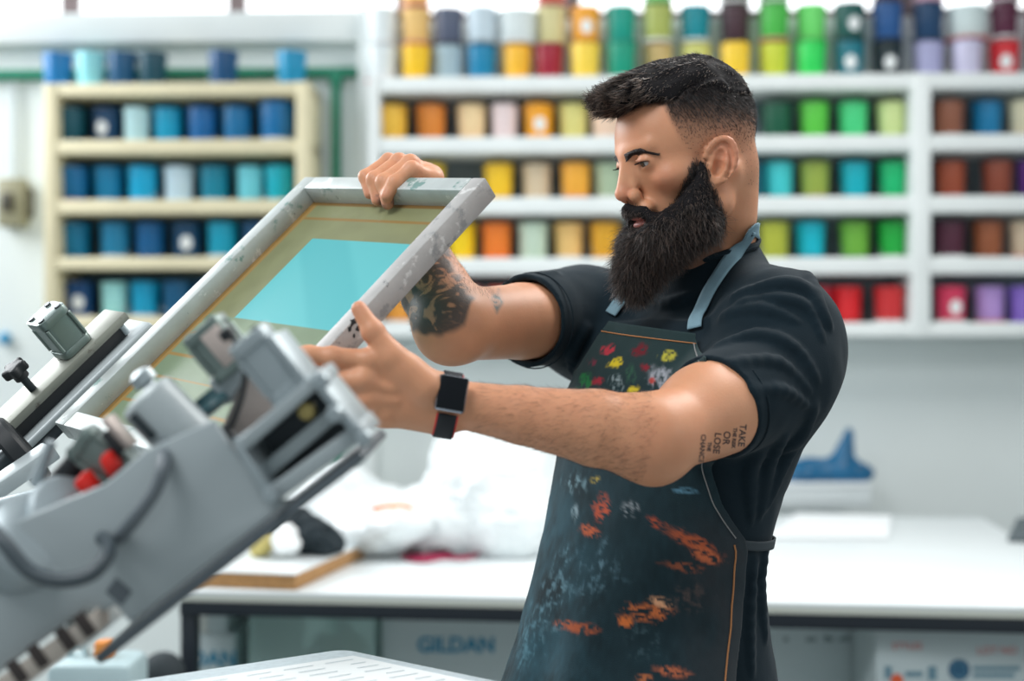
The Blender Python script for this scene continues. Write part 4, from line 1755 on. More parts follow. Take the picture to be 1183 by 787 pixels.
# the arm's heavy support running back to the carousel
q0 = fpx(-40, 720, -0.065)
q1 = Vector((-0.98, 1.52, 1.06))
d_ = (q0 - q1).normalized()
x_ = d_.cross(EZ).normalized()
mb = MB()
mb.hexa((q0 + q1 + d_ * 0.1) / 2 + d_ * 0.05, ((q0 - q1).length / 2 - 0.10, 0.045, 0.05), (d_, x_, x_.cross(d_)), 0.006)
mb.build('root_beam', ARMG, na_)
# ============================================================ the man
V3 = Vector
BYAW = math.radians(50)
BF = V3((-math.sin(BYAW), -math.cos(BYAW), 0))     # where the chest faces
BL = V3((math.cos(BYAW), -math.sin(BYAW), 0))      # towards his left
T0 = V3((0.280, 1.965, 0))                         # below the nape
HO = P(803, 188, 1.87)
_ya, _pi = math.radians(20), math.radians(18)
FH = V3((-math.cos(_ya), -math.sin(_ya), 0))
HL = V3((math.sin(_ya), -math.cos(_ya), 0))
HF = FH * math.cos(_pi) - EZ * math.sin(_pi)
HU = EZ * math.cos(_pi) + FH * math.sin(_pi)


def hd(x, y, z):
    return HO + (HF * x + HL * y + HU * z) * 0.001


def hb(f, y, u):
    return HO + (FH * f + HL * y + EZ * u) * 0.001


def bp(l, f, z):
    return V3((T0.x, T0.y, 0)) + BL * l + BF * f + EZ * z


SHL, ELL, WRL = P(898, 438, 1.80), P(754, 506, 1.625), P(518, 465, 1.60)
ACL = P(902, 362, 1.83)                            # top of the left shoulder
ACR = SHR + EZ * 0.0 if False else P(672, 368, 2.085)
SHR, ELR, WRR = P(670, 367, 2.08), P(524, 376, 1.84), P(470, 250, 1.975)
NB = P(822, 306, 1.945)

# torso sections: z, forward offset, half width, half depth
SECT = [(0.86, .108, .146, .106), (0.95, .108, .156, .110), (1.05, .108, .144, .100), (1.15, .106, .134, .097), (1.25, .086, .148, .108),
        (1.34, .060, .170, .125), (1.41, .045, .170, .118), (1.47, .028, .140, .092), (1.52, .012, .085, .066)]
_sz = np.array([s[0] for s in SECT], dtype=np.float32)


def sect(z):
    return (np.interp(z, _sz, [s[1] for s in SECT]), np.interp(z, _sz, [s[2] for s in SECT]), np.interp(z, _sz, [s[3] for s in SECT]))


def torso_fn(infl, z0, z1, flare=0.0):
    bl, bf, t0 = A3(BL), A3(BF), A3(T0)

    def fn(p):
        q = p - t0
        l, f, z = q @ bl, q @ bf, p[:, 2]
        fo, a, b = sect(z)
        a = a + infl + flare * np.clip(1.2 - z, 0, 1)
        b = b + infl + flare * np.clip(1.2 - z, 0, 1)
        ff = f - fo
        k0 = np.sqrt((l / a) ** 2 + (ff / b) ** 2)
        k1 = np.sqrt((l / (a * a)) ** 2 + (ff / (b * b)) ** 2)
        d = k0 * (k0 - 1) / np.maximum(k1, 1e-5)
        return np.maximum(np.maximum(d, (z0 - z)), z - z1).astype(np.float32)
    return fn


# ------------------------------------------------------------ skin: one continuous body
sk = Field()
sk.add(torso_fn(0.0, 0.88, 1.44), bp(0, .06, 1.2), 0.42, 'u', 0.0)
# shoulders and back
for S, m in ((SHL, 1), (SHR, -1)):
    A_ = ACL if m == 1 else ACR
    sk.cone(NB - EZ * 0.045, A_, 0.045, 0.046, 0.04)
    sk.ball((P(894, 400, 1.82) if m == 1 else S), 0.058, 0.05)
# neck
sk.cone(hd(-24, 0, -15), NB, 0.055, 0.058, 0.02)
sk.cone(NB, bp(0, 0.02, 1.41), 0.058, 0.062, 0.03)
sk.cone(hd(-50, 20, -2), hd(-26, 20, -84), 0.022, 0.024, 0.025)
sk.cone(hd(-50, -20, -2), hd(-26, -20, -84), 0.022, 0.024, 0.025)
sk.cone(hd(-14, 56, -22), NB + BF * 0.055 - EZ * 0.03, 0.014, 0.012, 0.02)
# head
HAX = (HF, HL, HU)


def hell(c, r, k, op='u', ax=HAX):
    sk.ell(hd(*c), [x * 0.001 for x in r], ax, k * 0.001, op)


def hcone(a, b, ra, rb, k, op='u'):
    sk.cone(hd(*a), hd(*b), ra * 0.001, rb * 0.001, k * 0.001, op)


hell((-4, 0, 46), (93, 73, 84), 8)
hell((42, 0, 40), (52, 60, 58), 22)
hcone((46, 0, 18), (54, 0, -56), 47, 34, 22)
for s in (-1, 1):
    hell((56, s * 43, -4), (26, 22, 17), 16)
    hcone((91, s * 7, 38), (77, s * 43, 40), 8.5, 7.5, 9)
    hcone((8, s * 58, -6), (10, s * 50, -58), 13, 15, 16)
    hcone((10, s * 50, -58), (76, s * 14, -84), 15, 15, 16)
hell((82, 0, -82), (16, 20, 16), 12)
for s in (-1, 1):
    hell((101, s * 33, 22), (19, 18, 13), 9, 's')
# nose
for s in (-1, 1):
    hcone((92, s * 8, 22), (99, s * 10, -4), 6.5, 6.5, 8)
hcone((95, 0, 30), (113, 0, -8), 6.5, 8.0, 9)
hell((113, 0, -11), (10, 10, 9), 5)
for s in (-1, 1):
    hell((103, s * 13.5, -16.5), (9.5, 6.8, 8), 3)
    hcone((92, s * 22, -9), (93, s * 22.5, -24), 2.2, 2.6, 4, 's')
hell((102, 0, -21), (8, 7, 4), 5)
for s in (-1, 1):
    hell((107, s * 6.5, -21.5), (5.5, 3.0, 4.0), 2, 's')
# mouth
hell((93, 0, -36), (14, 26, 13), 9)
hell((99, 0, -45), (8.5, 22, 4.5), 3)
hell((99, 0, -55), (8.5, 20, 5.5), 3)
hell((107, 0, -50), (6, 24, 1.0), 1.5, 's')
# eyelids around the eyeballs, gaze lowered
EYER = 12.2
for s in (-1, 1):
    c = (80, s * 33, 22)
    hell(c, (14.2, 14.6, 13.8), 5)
    hell((92, s * 34, 18.6), (9, 12.5, 3.3), 1.2, 's')
    hcone((93.5, s * 24, 25.0), (88, s * 45, 24.0), 1.6, 1.5, 2.2)
# ears
for s in (-1, 1):
    eo = (HL * s * 0.90 + HF * 0.36).normalized()
    eu = (EZ * 0.955 - FH * 0.26)
    eu = (eu - eo * eu.dot(eo)).normalized()
    ef = eu.cross(eo) * s
    if ef.dot(HF) < 0:
        ef = -ef
    ec = hd(7, s * 73, -9)

    def ep(u, f, o):
        return ec + (eu * u + ef * f + eo * o) * 0.001
    ax = (eu, ef, eo)
    sk.ell(ep(2, 0, -2), (0.029, 0.0165, 0.0055), ax, 0.004)
    sk.ell(ep(-4, 7, -9), (0.020, 0.010, 0.012), ax, 0.008)
    rim = []
    for k in range(15):
        a = math.radians(-75 + 255 * k / 14)       # from lobe side over the back and top to the crus
        rim.append(ep(5 + 28 * math.sin(a), -18.5 * math.cos(a) + (1 if a > 2 else 0), 2.0))
    rim.append(ep(4, 9, -1))
    sk.chain(rim, [0.0036] * 4 + [0.0040] * 10 + [0.0034, 0.003], 0.002)
    sk.ell(ep(-27, 4, 0), (0.0095, 0.0080, 0.0050), ax, 0.005)
    anti = [ep(-15, -5, 2), ep(-6, -9.5, 2.5), ep(5, -9, 2.5), ep(14, -4, 2), ep(19, 2, 1.2)]
    sk.chain(anti, [0.0034, 0.0036, 0.0036, 0.003, 0.0025], 0.004)
    sk.ell(ep(-4, 1.5, 5), (0.0125, 0.0082, 0.0100), ax, 0.002, 's')
    sk.ell(ep(11, 2, 4.0), (0.0085, 0.007, 0.0055), ax, 0.002, 's')
    sk.chain([ep(-14, -13, 4.5), ep(-2, -14.5, 5), ep(12, -12.5, 5), ep(22, -5, 4.5), ep(25, 2, 4)], [0.0022, 0.0026, 0.0026, 0.0026, 0.002], 0.002, 's')
    sk.ell(ep(-5, 10.5, 1), (0.0062, 0.0035, 0.0045), ax, 0.003)

# arms
sk.chain([SHL, SHL * 0.55 + ELL * 0.45 + V3((0.0, -0.004, -0.004)), ELL], [0.058, 0.0535, 0.0455], 0.03)
sk.ball(SHL * 0.42 + ELL * 0.58 + V3((-.004, 0, .006)), 0.049, 0.03)
sk.ball(ELL + V3((0.002, 0.004, -0.022)), 0.024, 0.03)                       # point of the elbow
sk.chain([ELL, ELL * 0.72 + WRL * 0.28 + V3((0, 0, 0.000)), ELL * 0.35 + WRL * 0.65, WRL], [0.0455, 0.0435, 0.0325, 0.0255], 0.025)
sk.chain([SHR, SHR * 0.5 + ELR * 0.5, ELR], [0.058, 0.052, 0.046], 0.03)
sk.ball(ELR + V3((-.010, 0.01, -0.008)), 0.030, 0.03)
sk.chain([ELR, ELR * 0.70 + WRR * 0.30 + V3((-0.004, 0, 0)), ELR * 0.30 + WRR * 0.70, WRR], [0.047, 0.047, 0.034, 0.027], 0.02)

# left hand (near): back of the hand towards us, thumb up, fingers round the rail
HDZ = -0.004


def hp(x, y, d):
    return P(x, y, d + HDZ)


L_MCP = [hp(425, 417, 1.575), hp(418, 440, 1.570), hp(424, 462, 1.575), hp(440, 480, 1.585)]
L_PIP = [hp(384, 413, 1.568), hp(374, 442, 1.566), hp(382, 468, 1.578), hp(404, 489, 1.592)]
L_DIP = [hp(357, 410, 1.566), hp(350, 446, 1.582), hp(362, 476, 1.596), hp(386, 492, 1.606)]
L_TIP = [hp(335, 409, 1.568), hp(338, 443, 1.602), hp(352, 474, 1.615), hp(376, 490, 1.62)]
FR_ = [0.0112, 0.0115, 0.0108, 0.0095]
for i in range(4):
    sk.cone(WRL + V3((-0.008, 0, 0.012 - 0.009 * i)), L_MCP[i] + V3((0.004, 0.006, 0)), 0.020, 0.0125, 0.018)
for i in range(4):
    r = FR_[i]
    sk.chain([L_MCP[i], L_PIP[i], L_DIP[i], L_TIP[i]], [r * 1.14, r * 1.0, r * 0.88, r * 0.74], 0.007)
    sk.ball(L_MCP[i] + V3((0.002, -0.0055, 0.001)), r * 1.0, 0.008)
    sk.ball(L_PIP[i] + V3((0, -0.001, 0.0)), r * 1.02, 0.004)
for i in range(3):
    sk.cone(L_MCP[i] + V3((0.006, 0.005, 0)), L_MCP[i + 1] + V3((0.006, 0.005, 0)), 0.0115, 0.0115, 0.010)
    sk.cone(WRL * 0.35 + L_MCP[i] * 0.65 + V3((0, -0.0115, 0)), L_MCP[i] + V3((0, -0.007, 0)), 0.003, 0.0035, 0.008)
L_TH = [hp(492, 446, 1.578), hp(453, 412, 1.572), hp(431, 383, 1.572), hp(415, 357, 1.575)]
sk.chain(L_TH, [0.020, 0.0150, 0.0118, 0.0090], 0.014)
sk.cone(hp(470, 428, 1.582), hp(440, 424, 1.585), 0.015, 0.0120, 0.014)
sk.ball(L_TH[2], 0.0122, 0.004)

# right hand (far): four fingers hooked over the top rail
R_MCP = [P(486, 199, 1.935), P(492, 201, 1.918), P(499, 204, 1.900), P(500, 207, 1.878)]
R_PIP = [P(449, 186, 1.915), P(461, 187, 1.897), P(474, 189, 1.880), P(476, 196, 1.856)]
R_DIP = [P(422, 204, 1.892), P(432, 207, 1.874), P(443, 210, 1.858), P(456, 211, 1.846)]
R_TIP = [P(427, 224, 1.884), P(436, 231, 1.868), P(448, 235, 1.852), P(447, 226, 1.842)]
FRr = [0.0090, 0.0100, 0.0104, 0.0098]
for i in range(4):
    r = FRr[i]
    sk.cone(WRR + V3((0.004, 0, 0.004)), R_MCP[i], 0.022, 0.014, 0.018)
    sk.chain([R_MCP[i], R_PIP[i], R_DIP[i], R_TIP[i]], [r * 1.2, r * 1.06, r * 0.95, r * 0.82], 0.006)
    sk.ball(R_PIP[i], r * 1.12, 0.004)
sk.chain([WRR + V3((0.01, -0.005, 0.01)), P(478, 236, 1.945), P(464, 246, 1.925), P(450, 252, 1.915)], [0.018, 0.014, 0.0115, 0.0095], 0.012)
# legs down into the shoes
HIPC = bp(0, 0.105, 0.93)
LEG = []
for s in (1, -1):
    hip = HIPC + BL * (0.085 * s)
    knee = HIPC + BL * (0.10 * s) + BF * (0.05 + 0.03 * s) - EZ * 0.44
    ank = HIPC + BL * (0.12 * s) + BF * (0.0 + 0.05 * s) - EZ * 0.84
    LEG.append((hip, knee, ank))
    sk.chain([hip, knee, ank], [0.085, 0.055, 0.040], 0.03)
    sk.cone(ank, ank + BF * 0.12 - EZ * 0.045, 0.035, 0.028, 0.02)

if QUICK:
    SKV, SKQ = surface(sk, (-0.25, 1.45, 0.02), (0.48, 2.22, 1.87), 0.004)
else:
    SKV, SKQ = surface(sk, (-0.25, 1.45, 0.02), (0.48, 2.22, 1.87), 0.0021)


def smooth01(x, a, b):
    t = np.clip((x - a) / (b - a), 0, 1)
    return t * t * (3 - 2 * t)


def projv(V):
    return CX + V[:, 0] / V[:, 1] * FPX, CY - (V[:, 2] - CAMZ) / V[:, 1] * FPX


def headc(V):
    q = (V - A3(HO)) * 1000
    return q @ A3(HF), q @ A3(HL), q @ A3(HU)


def mirrored(V):
    """frame coordinates of each point after folding the head onto its near side"""
    x, y, z = headc(V)
    W_ = A3(HO) + (x[:, None] * A3(HF) + np.abs(y)[:, None] * A3(HL) + z[:, None] * A3(HU)) * 0.001
    return projv(W_) + (x, y, z)


def polymask(px, py, poly, soft):
    """soft inside mask of a polygon in frame coordinates"""
    poly = np.array(poly, dtype=np.float64)
    n = len(poly)
    inside = np.zeros(len(px), bool)
    dist = np.full(len(px), 1e9)
    for i in range(n):
        x0, y0 = poly[i]
        x1, y1 = poly[(i + 1) % n]
        c = ((y0 > py) != (y1 > py))
        xi = (x1 - x0) * (py - y0) / (y1 - y0 + 1e-12) + x0
        inside ^= c & (px < xi)
        t = np.clip(((px - x0) * (x1 - x0) + (py - y0) * (y1 - y0)) / ((x1 - x0) ** 2 + (y1 - y0) ** 2 + 1e-12), 0, 1)
        dist = np.minimum(dist, np.hypot(px - x0 - t * (x1 - x0), py - y0 - t * (y1 - y0)))
    sd = np.where(inside, dist, -dist)
    return smooth01(sd, -soft, soft)


SKIN = np.array(s2l((210, 149, 114)))


def lerp(c, t, k):
    return c + (np.array(s2l(t)) - c) * k[:, None]


def skin_colours(V):
    n = len(V)
    V32 = V.astype(np.float32)
    c = np.tile(SKIN, (n, 1))
    mott = fbm(V32 * 60, 2, 3)
    c = c * (1 + 0.06 * mott + 0.05 * fbm(V32 * 16, 4, 3))[:, None]
    c[:, 1:] *= (1 - 0.05 * fbm(V32 * 26, 5, 3))[:, None]
    mx_, my_, x, y, z = mirrored(V)
    px, py = projv(V)
    head = smooth01(V[:, 2], 1.50, 1.56) * (V[:, 1] > 1.7) * (V[:, 0] > 0.05)
    # warm cheeks, nose and ear
    for (cx_, cy_, cz_, r, k) in ((112, 0, -12, 22, .45), (70, 46, -8, 30, .22), (-10, 82, 2, 34, .40)):
        d = np.sqrt((x - cx_) ** 2 + (np.abs(y) - cy_) ** 2 + (z - cz_) ** 2)
        c = lerp(c, (206, 128, 106), (1 - smooth01(d, r * 0.3, r)) * k * head)
    # clipped hair on the sides of the scalp
    hz = fbm(V32 * 420, 7, 2) * 0.5 + 0.5
    scalp = polymask(mx_, my_, [(700, 40), (694, 128), (716, 137), (744, 122), (768, 121), (776, 140), (786, 160), (800, 176), (803, 204), (812, 206), (818, 180), (826, 160),
                                (845, 152), (856, 175), (862, 214), (880, 220), (900, 100), (880, 40)], 5)
    dark = 1 - smooth01(my_, 108, 176)
    front = smooth01(mx_, 742, 790)
    c = lerp(c, (46, 42, 42), np.clip(scalp * (0.16 + 0.84 * dark) * (0.85 + 0.3 * hz), 0, 1) * head)
    # beard shadow on cheeks and neck
    bs_ = polymask(mx_, my_, [(800, 190), (812, 190), (836, 245), (836, 300), (790, 330), (700, 330), (706, 262), (728, 238), (750, 246), (764, 252), (786, 228)], 6)
    c = lerp(c, (70, 58, 54), bs_ * 0.8 * head)
    # lips
    d = np.sqrt(((x - 102) / 9) ** 2 + (y / 22) ** 2 + ((z + 51) / 9.5) ** 2)
    c = lerp(c, (186, 112, 104), (1 - smooth01(d, 0.8, 1.05)) * head)
    # brows: skin underneath the hairs, and lid margins
    ctr = np.sqrt(((x - 96) / 14) ** 2 + ((np.abs(y) - 33) / 15) ** 2 + ((z - 20) / 7) ** 2)
    c = lerp(c, (150, 98, 84), (1 - smooth01(ctr, 0.6, 1.1)) * 0.5 * head)
    # ornament on the right forearm
    e0, w0 = A3(ELR), A3(WRR)
    ax = (w0 - e0)
    t = ((V32 - e0) @ ax) / float(ax @ ax)
    dist = np.linalg.norm(V32 - e0 - t[:, None] * ax, axis=1)
    on = (dist < 0.11) & (V[:, 0] < 0.02) & (V[:, 1] > 1.76)
    q = V32 * 34
    wv = np.stack([fbm(q, 31, 2), fbm(q, 32, 2), fbm(q, 33, 2)], 1)
    pat = np.sin(9 * fbm(q * 0.9 + wv * 1.2, 35, 3) + 1.3)
    ink = smooth01(pat, -0.95, 0.1)
    env = smooth01(t, -0.5, -0.3) * (1 - smooth01(t, 0.85, 0.95)) * on
    edge = fbm(V32 * 26, 41, 2) * 0.35
    env2 = polymask(px + 9 * fbm(V32 * 45, 43, 2), py + 9 * fbm(V32 * 45, 44, 2), [(440, 215), (520, 285), (522, 318), (548, 345), (536, 372), (512, 388), (486, 386), (468, 372), (455, 340), (440, 300)], 6)
    fine_ = 0.5 + 0.5 * np.sin(16 * fbm(q * 1.7 + wv, 39, 2))
    c = lerp(c, (66, 66, 66), np.clip(ink * (0.62 + 0.3 * fine_) + 0.25, 0, 0.92) * np.clip(env, 0, 1) * np.clip(env2 * 1.15 + edge * env2, 0, 1))
    # small tattoo near the right sleeve
    env3 = polymask(px, py, [(566, 346), (576, 336), (580, 350), (574, 362)], 3) * on.astype(float) if False else polymask(px, py, [(566, 346), (576, 334), (582, 348), (574, 362)], 3) * (V[:, 1] > 1.78) * (V[:, 2] < 1.56)
    c = lerp(c, (88, 100, 98), env3 * (0.35 + 0.6 * smooth01(pat, -.3, .4)))
    # knuckles and finger tips a little pinker
    for kp in L_PIP + L_MCP + R_PIP + R_TIP + [L_TH[2], L_TH[3]] + L_TIP:
        d = np.linalg.norm(V32 - A3(kp), axis=1)
        c = lerp(c, (208, 136, 114), (1 - smooth01(d, 0.004, 0.016)) * 0.40)
    return c


SKINM = mat('skin', attr='Col', rough=0.46, spec=0.35, bump=0.12, bscale=420, sss=0.12)
man = empty('person', (HIPC.x, HIPC.y, 0.0), 'bearded man in a black t-shirt and paint stained apron holding up the silk screen', 'person')
body = np_mesh('body', SKV, SKQ, SKINM, man, skin_colours(SKV))

# ------------------------------------------------------------ clothes
shf = Field()
shf.add(torso_fn(0.016, 0.90, 1.475, 0.03), bp(0, .06, 1.2), 0.45, 'u', 0.0)
for S in (SHL, SHR):
    A_ = ACL if S is SHL else ACR
    shf.cone(NB - EZ * 0.045, A_, 0.054, 0.057, 0.04)
    shf.cone(NB - EZ * 0.045 - BF * 0.03, A_ - EZ * 0.04 - BF * 0.03, 0.06, 0.06, 0.04)
    shf.ball((P(895, 398, 1.815) if S is SHL else S - EZ * 0.004), (0.073 if S is SHL else 0.067), 0.04)
shf.cone(NB - EZ * 0.002, bp(0, 0.05, 1.39), 0.067, 0.092, 0.03)


def sleeve(S, E, t1, r0, r1, tilt=(0, 0, 0)):
    a, b = A3(S), A3(S.lerp(E, t1))
    d = b - a
    L2 = float(d @ d)
    dn = d / math.sqrt(L2) + A3(tilt)
    dn = dn / np.linalg.norm(dn)

    def fn(p):
        q = p - a
        t = np.clip((q @ d) / L2, 0, 1.3)
        w = q - t[:, None] * d
        return np.maximum(np.sqrt((w * w).sum(1)) - (r0 + (r1 - r0) * t), (p - b) @ dn)
    shf.add(fn, (a + b) / 2, math.sqrt(L2) * 0.8 + max(r0, r1), 'u', 0.035)
    return V3(b), V3(dn)


hemL, dL = sleeve(SHL, ELL, 0.52, 0.076, 0.064)
hemR, dR = sleeve(SHR, ELR, 0.46, 0.070, 0.065)


def trace(fld, pts, near=1.3, far=2.3, steps=60):
    """first hit of the view rays through frame points with the field"""
    o = A3((0, 0, CAMZ))
    D = np.array([A3(P(x, y, 1.0)) - o for x, y in pts], dtype=np.float32)
    t = np.full(len(pts), near, dtype=np.float32)
    for _ in range(steps):
        t = t + np.clip(fld(o + D * t[:, None]), -0.05, 0.06) * 0.8
    return o + D * t[:, None]


# folds pulled across the cloth
FOLDS = [([(850, 342), (890, 330), (930, 336), (952, 372)], .0055), ([(856, 352), (896, 346), (932, 356), (950, 392)], .005),
         ([(838, 366), (880, 358), (922, 372)], .005), ([(934, 320), (943, 352), (957, 378)], .006), ([(832, 400), (874, 388), (918, 402), (944, 440)], .005),
         ([(850, 420), (900, 420), (936, 452)], .0045), ([(866, 452), (905, 452), (934, 470)], .005), ([(940, 470), (926, 500), (905, 520)], .006),
         ([(925, 505), (900, 545), (884, 590)], .0055), ([(906, 505), (886, 545), (878, 600)], .005), ([(880, 520), (866, 550), (868, 605)], .005),
         ([(640, 318), (612, 340), (598, 368)], .0035),
         ([(740, 345), (770, 352), (800, 340)], .004), ([(676, 380), (662, 404), (660, 430)], .005), ([(884, 640), (878, 690), (884, 740)], .005), ([(872, 650), (866, 720), (868, 780)], .0045)]
base_f = Field()
base_f.pr = list(shf.pr)
allp = [p for f_, r_ in FOLDS for p in f_]
hits = trace(base_f, allp)
i0 = 0
for f_, r_ in FOLDS:
    pp = [V3(hits[i0 + j].tolist()) for j in range(len(f_))]
    i0 += len(f_)
    if max((pp[j] - pp[j + 1]).length for j in range(len(pp) - 1)) > 0.2:
        continue
    pp = [p + V3((0, 0.003, 0)) for p in spline(pp, 4)]
    m_ = len(pp)
    shf.chain(pp, [1.7 * r_ * (0.35 + 0.65 * math.sin(math.pi * (k + 0.5) / m_)) for k in range(m_)], 0.013)
shf.add(lambda p: (0.0050 * fbm(p * np.array([14, 14, 9], dtype=np.float32), 11, 3)).astype(np.float32), bp(0, 0, 1.2), 1e9, 'd')
# open sleeve ends, neck opening, hem
for S, E, t0_, t1_, r0, r1 in ((SHL, ELL, 0.36, 0.76, 0.055, 0.0585), (SHR, ELR, 0.32, 0.70, 0.055, 0.0605)):
    shf.cone(S.lerp(E, t0_), S.lerp(E, t1_), r0, r1, 0.002, 's')
NTOP = NB + (hd(-22, 0, -15) - NB) * 0.9
ndir = (NTOP - NB).normalized()
shf.cone(NB + ndir * 0.032, NTOP, 0.0595, 0.072, 0.004, 's')
shf.add(lambda p: 0.915 - p[:, 2], bp(0, 0, 1), 1e9, 'i')
SHV, SHQ = surface(shf, (-0.05, 1.5, 0.85), (0.50, 2.25, 1.66), 0.005 if QUICK else 0.003)
TEE = mat('black_jersey', (17, 34, 43), 0.85, var=0.10, vscale=20, bump=0.2, bscale=700, sheen=0.06, spec=0.2)
shirt = np_mesh('t_shirt', SHV, SHQ, TEE, man)
# ribbed collar
ring = []
cx0 = NB + ndir * 0.030
rx, ry = perp(ndir)
mbp = MB()
cv = []
for k in range(40):
    a = 2 * math.pi * k / 40
    dr = rx * math.cos(a) + ry * math.sin(a)
    o_ = cx0 + dr * 0.0615
    # settle on the shirt
    best = None
    for h_ in np.linspace(0.05, -0.09, 57):
        q = o_ + ndir * float(h_)
        if float(shf(np.array([A3(q)]))[0]) < 0.003:
            best = q
            break
    cv.append(best if best is not None else o_)
mbp.tube(cv, 0.0050, 8, True)
mbp.build('collar', TEE, shirt)
# sleeve hem seams
for S, E, c_, d_, r in ((SHL, ELL, hemL, dL, 0.0646), (SHR, ELR, hemR, dR, 0.0668)):
    x_, y_ = perp(d_)
    pts = []
    for k in range(36):
        a = 2 * math.pi * k / 36
        dr = x_ * math.cos(a) + y_ * math.sin(a)
        q = c_ - d_ * 0.018
        rad = 0.03
        for _ in range(40):
            rad += max(-0.004, min(0.004, -float(shf(np.array([A3(q + dr * rad)]))[0]) * 0.8)) if False else 0
        pts.append(q + dr * (r + 0.0005))
    mbp = MB()
    mbp.tube(pts, 0.0010, 6, True)
    mbp.build('hem_seam', TEE, shirt)

# trousers and shoes
tr = Field()
tr.add(torso_fn(0.010, 0.86, 1.02), bp(0, .085, 0.93), 0.3, 'u', 0.0)
for hip, knee, ank in LEG:
    tr.chain([hip, knee, ank + EZ * 0.02], [0.100, 0.070, 0.062], 0.04)
tr.add(lambda p: 0.004 * fbm(p * 12, 3, 3), HIPC, 1e9, 'd')
tr.add(lambda p: 0.085 - p[:, 2], HIPC, 1e9, 'i')
fieldobj('trousers', tr, (-0.1, 1.6, 0.05), (0.5, 2.2, 1.05), 0.006, mat('black_trousers', (24, 30, 36), 0.85, var=0.1, bump=0.2, bscale=300), man)
for hip, knee, ank in LEG:
    f = Field()
    g = V3((ank.x, ank.y, 0))
    f.cone(g - BF * 0.045 + EZ * 0.045, g + BF * 0.15 + EZ * 0.032, 0.044, 0.036, 0.0)
    f.ell(g + BF * 0.06 + EZ * 0.03, (0.12, 0.05, 0.05), (BF, BL, EZ), 0.03)
    f.cone(g + EZ * 0.05, g + EZ * 0.09, 0.045, 0.05, 0.03)
    f.add(lambda p: 0.014 - p[:, 2], g, 1e9, 'i')
    so = fieldobj('shoe', f, g - V3((.25, .25, .02)), g + V3((.25, .25, .18)), 0.005, mat('black_leather', (30, 30, 32), 0.45), man)
    f2 = Field()
    f2.ell(g + BF * 0.055 + EZ * 0.01, (0.15, 0.052, 0.03), (BF, BL, EZ), 0.0)
    f2.add(lambda p: np.abs(p[:, 2] - 0.007) - 0.0065, g, 1e9, 'i')
    fieldobj('sole', f2, g - V3((.25, .25, .02)), g + V3((.25, .25, .06)), 0.004, mat('rubber_sole', (60, 60, 60), 0.7), so)

# ------------------------------------------------------------ apron
APT, APB = 1.476, 0.60
nr, nc = (120, 90) if QUICK else (330, 230)
zz = np.linspace(APT, APB, nr)


def tab(z, pairs):
    xs = [p[0] for p in pairs][::-1]
    ys = [p[1] for p in pairs][::-1]
    return np.interp(z, xs, ys)


def ell_pt(z, ph, fo, a, b):
    l = a * np.sin(ph)
    f = fo + b * np.cos(ph)
    return A3(T0)[None, :] * np.array([1, 1, 0]) + l[:, None] * A3(BL) + f[:, None] * A3(BF) + np.array([0, 0, 1.0]) * z


afo = tab(zz, [(1.476, .045), (1.30, .075), (1.19, .110), (1.05, .140), (0.95, .165), (0.6, .18)])
aa = tab(zz, [(1.476, .165), (1.30, .178), (1.19, .170), (1.05, .184), (0.95, .194), (0.6, .20)])
ab = tab(zz, [(1.476, .130), (1.30, .145), (1.19, .140), (1.05, .150), (0.95, .165), (0.6, .17)])
NEAR = [(1.476, 803), (1.455, 806), (1.40, 810), (1.33, 812), (1.295, 820), (1.25, 834), (1.225, 848), (1.205, 861), (1.19, 864), (1.10, 857), (1.02, 847), (0.97, 840), (0.6, 815)]
FARP = [(1.476, 704), (1.455, 690), (1.43, 676), (1.405, 664)]
phs = np.radians(np.linspace(-48, 125, 700))
G = np.zeros((nr, nc, 3))
for i, z in enumerate(zz):
    pt = ell_pt(z, phs, afo[i], aa[i], ab[i])
    pxs = CX + pt[:, 0] / pt[:, 1] * FPX
    near = phs[np.argmin(np.abs(pxs - tab(np.array([z]), NEAR)[0]))]
    if z > 1.405:
        farx = tab(np.array([z]), FARP)[0]
        far = phs[np.argmin(np.abs(pxs - farx))]
        far0 = far
    else:
        w = smooth01(np.array([1.405 - z]), 0, 0.12)[0]
        far = far0 * (1 - w) + math.radians(-105) * w
    ph = far + (near - far) * np.linspace(0, 1, nc)
    G[i] = ell_pt(z, ph, afo[i], aa[i], ab[i])
cen = A3(T0)[None, None, :] * np.array([1, 1, 0]) + afo[:, None, None] * A3(BF)[None, None, :] + zz[:, None, None] * np.array([0, 0, 1.0])
RD = G - cen
RD = RD / np.linalg.norm(RD, axis=2, keepdims=True)
# soft drape folds towards the hem, then keep clear of the shirt
un = np.linspace(0, 1, nc)[None, :]
dep = smooth01(1.22 - zz, 0, 0.35)[:, None]
G += RD * (dep * (0.007 * np.sin(un * 21 + 0.6) + 0.005 * np.sin(un * 37 + zz[:, None] * 4)))[..., None]
G[..., 2] -= (1 - smooth01(1.476 - zz, 0, 0.16))[:, None] * 0.017 * un
G += RD * (0.0022 * fbm(G.reshape(-1, 3).astype(np.float32) * 22, 51, 3).reshape(nr, nc))[..., None]
flat_ = G.reshape(-1, 3)
rdf = RD.reshape(-1, 3)
for _ in range(10):
    dd = shf(flat_.astype(np.float32))
    d2 = sk(flat_.astype(np.float32))
    flat_ = flat_ + rdf * np.clip(0.008 - np.minimum(dd, d2 - 0.01 if False else dd), 0, 0.02)[:, None]
G = flat_.reshape(nr, nc, 3)
# smooth the pushed surface a little
for _ in range(6):
    G[1:-1, 1:-1] = 0.5 * G[1:-1, 1:-1] + 0.125 * (G[:-2, 1:-1] + G[2:, 1:-1] + G[1:-1, :-2] + G[1:-1, 2:])

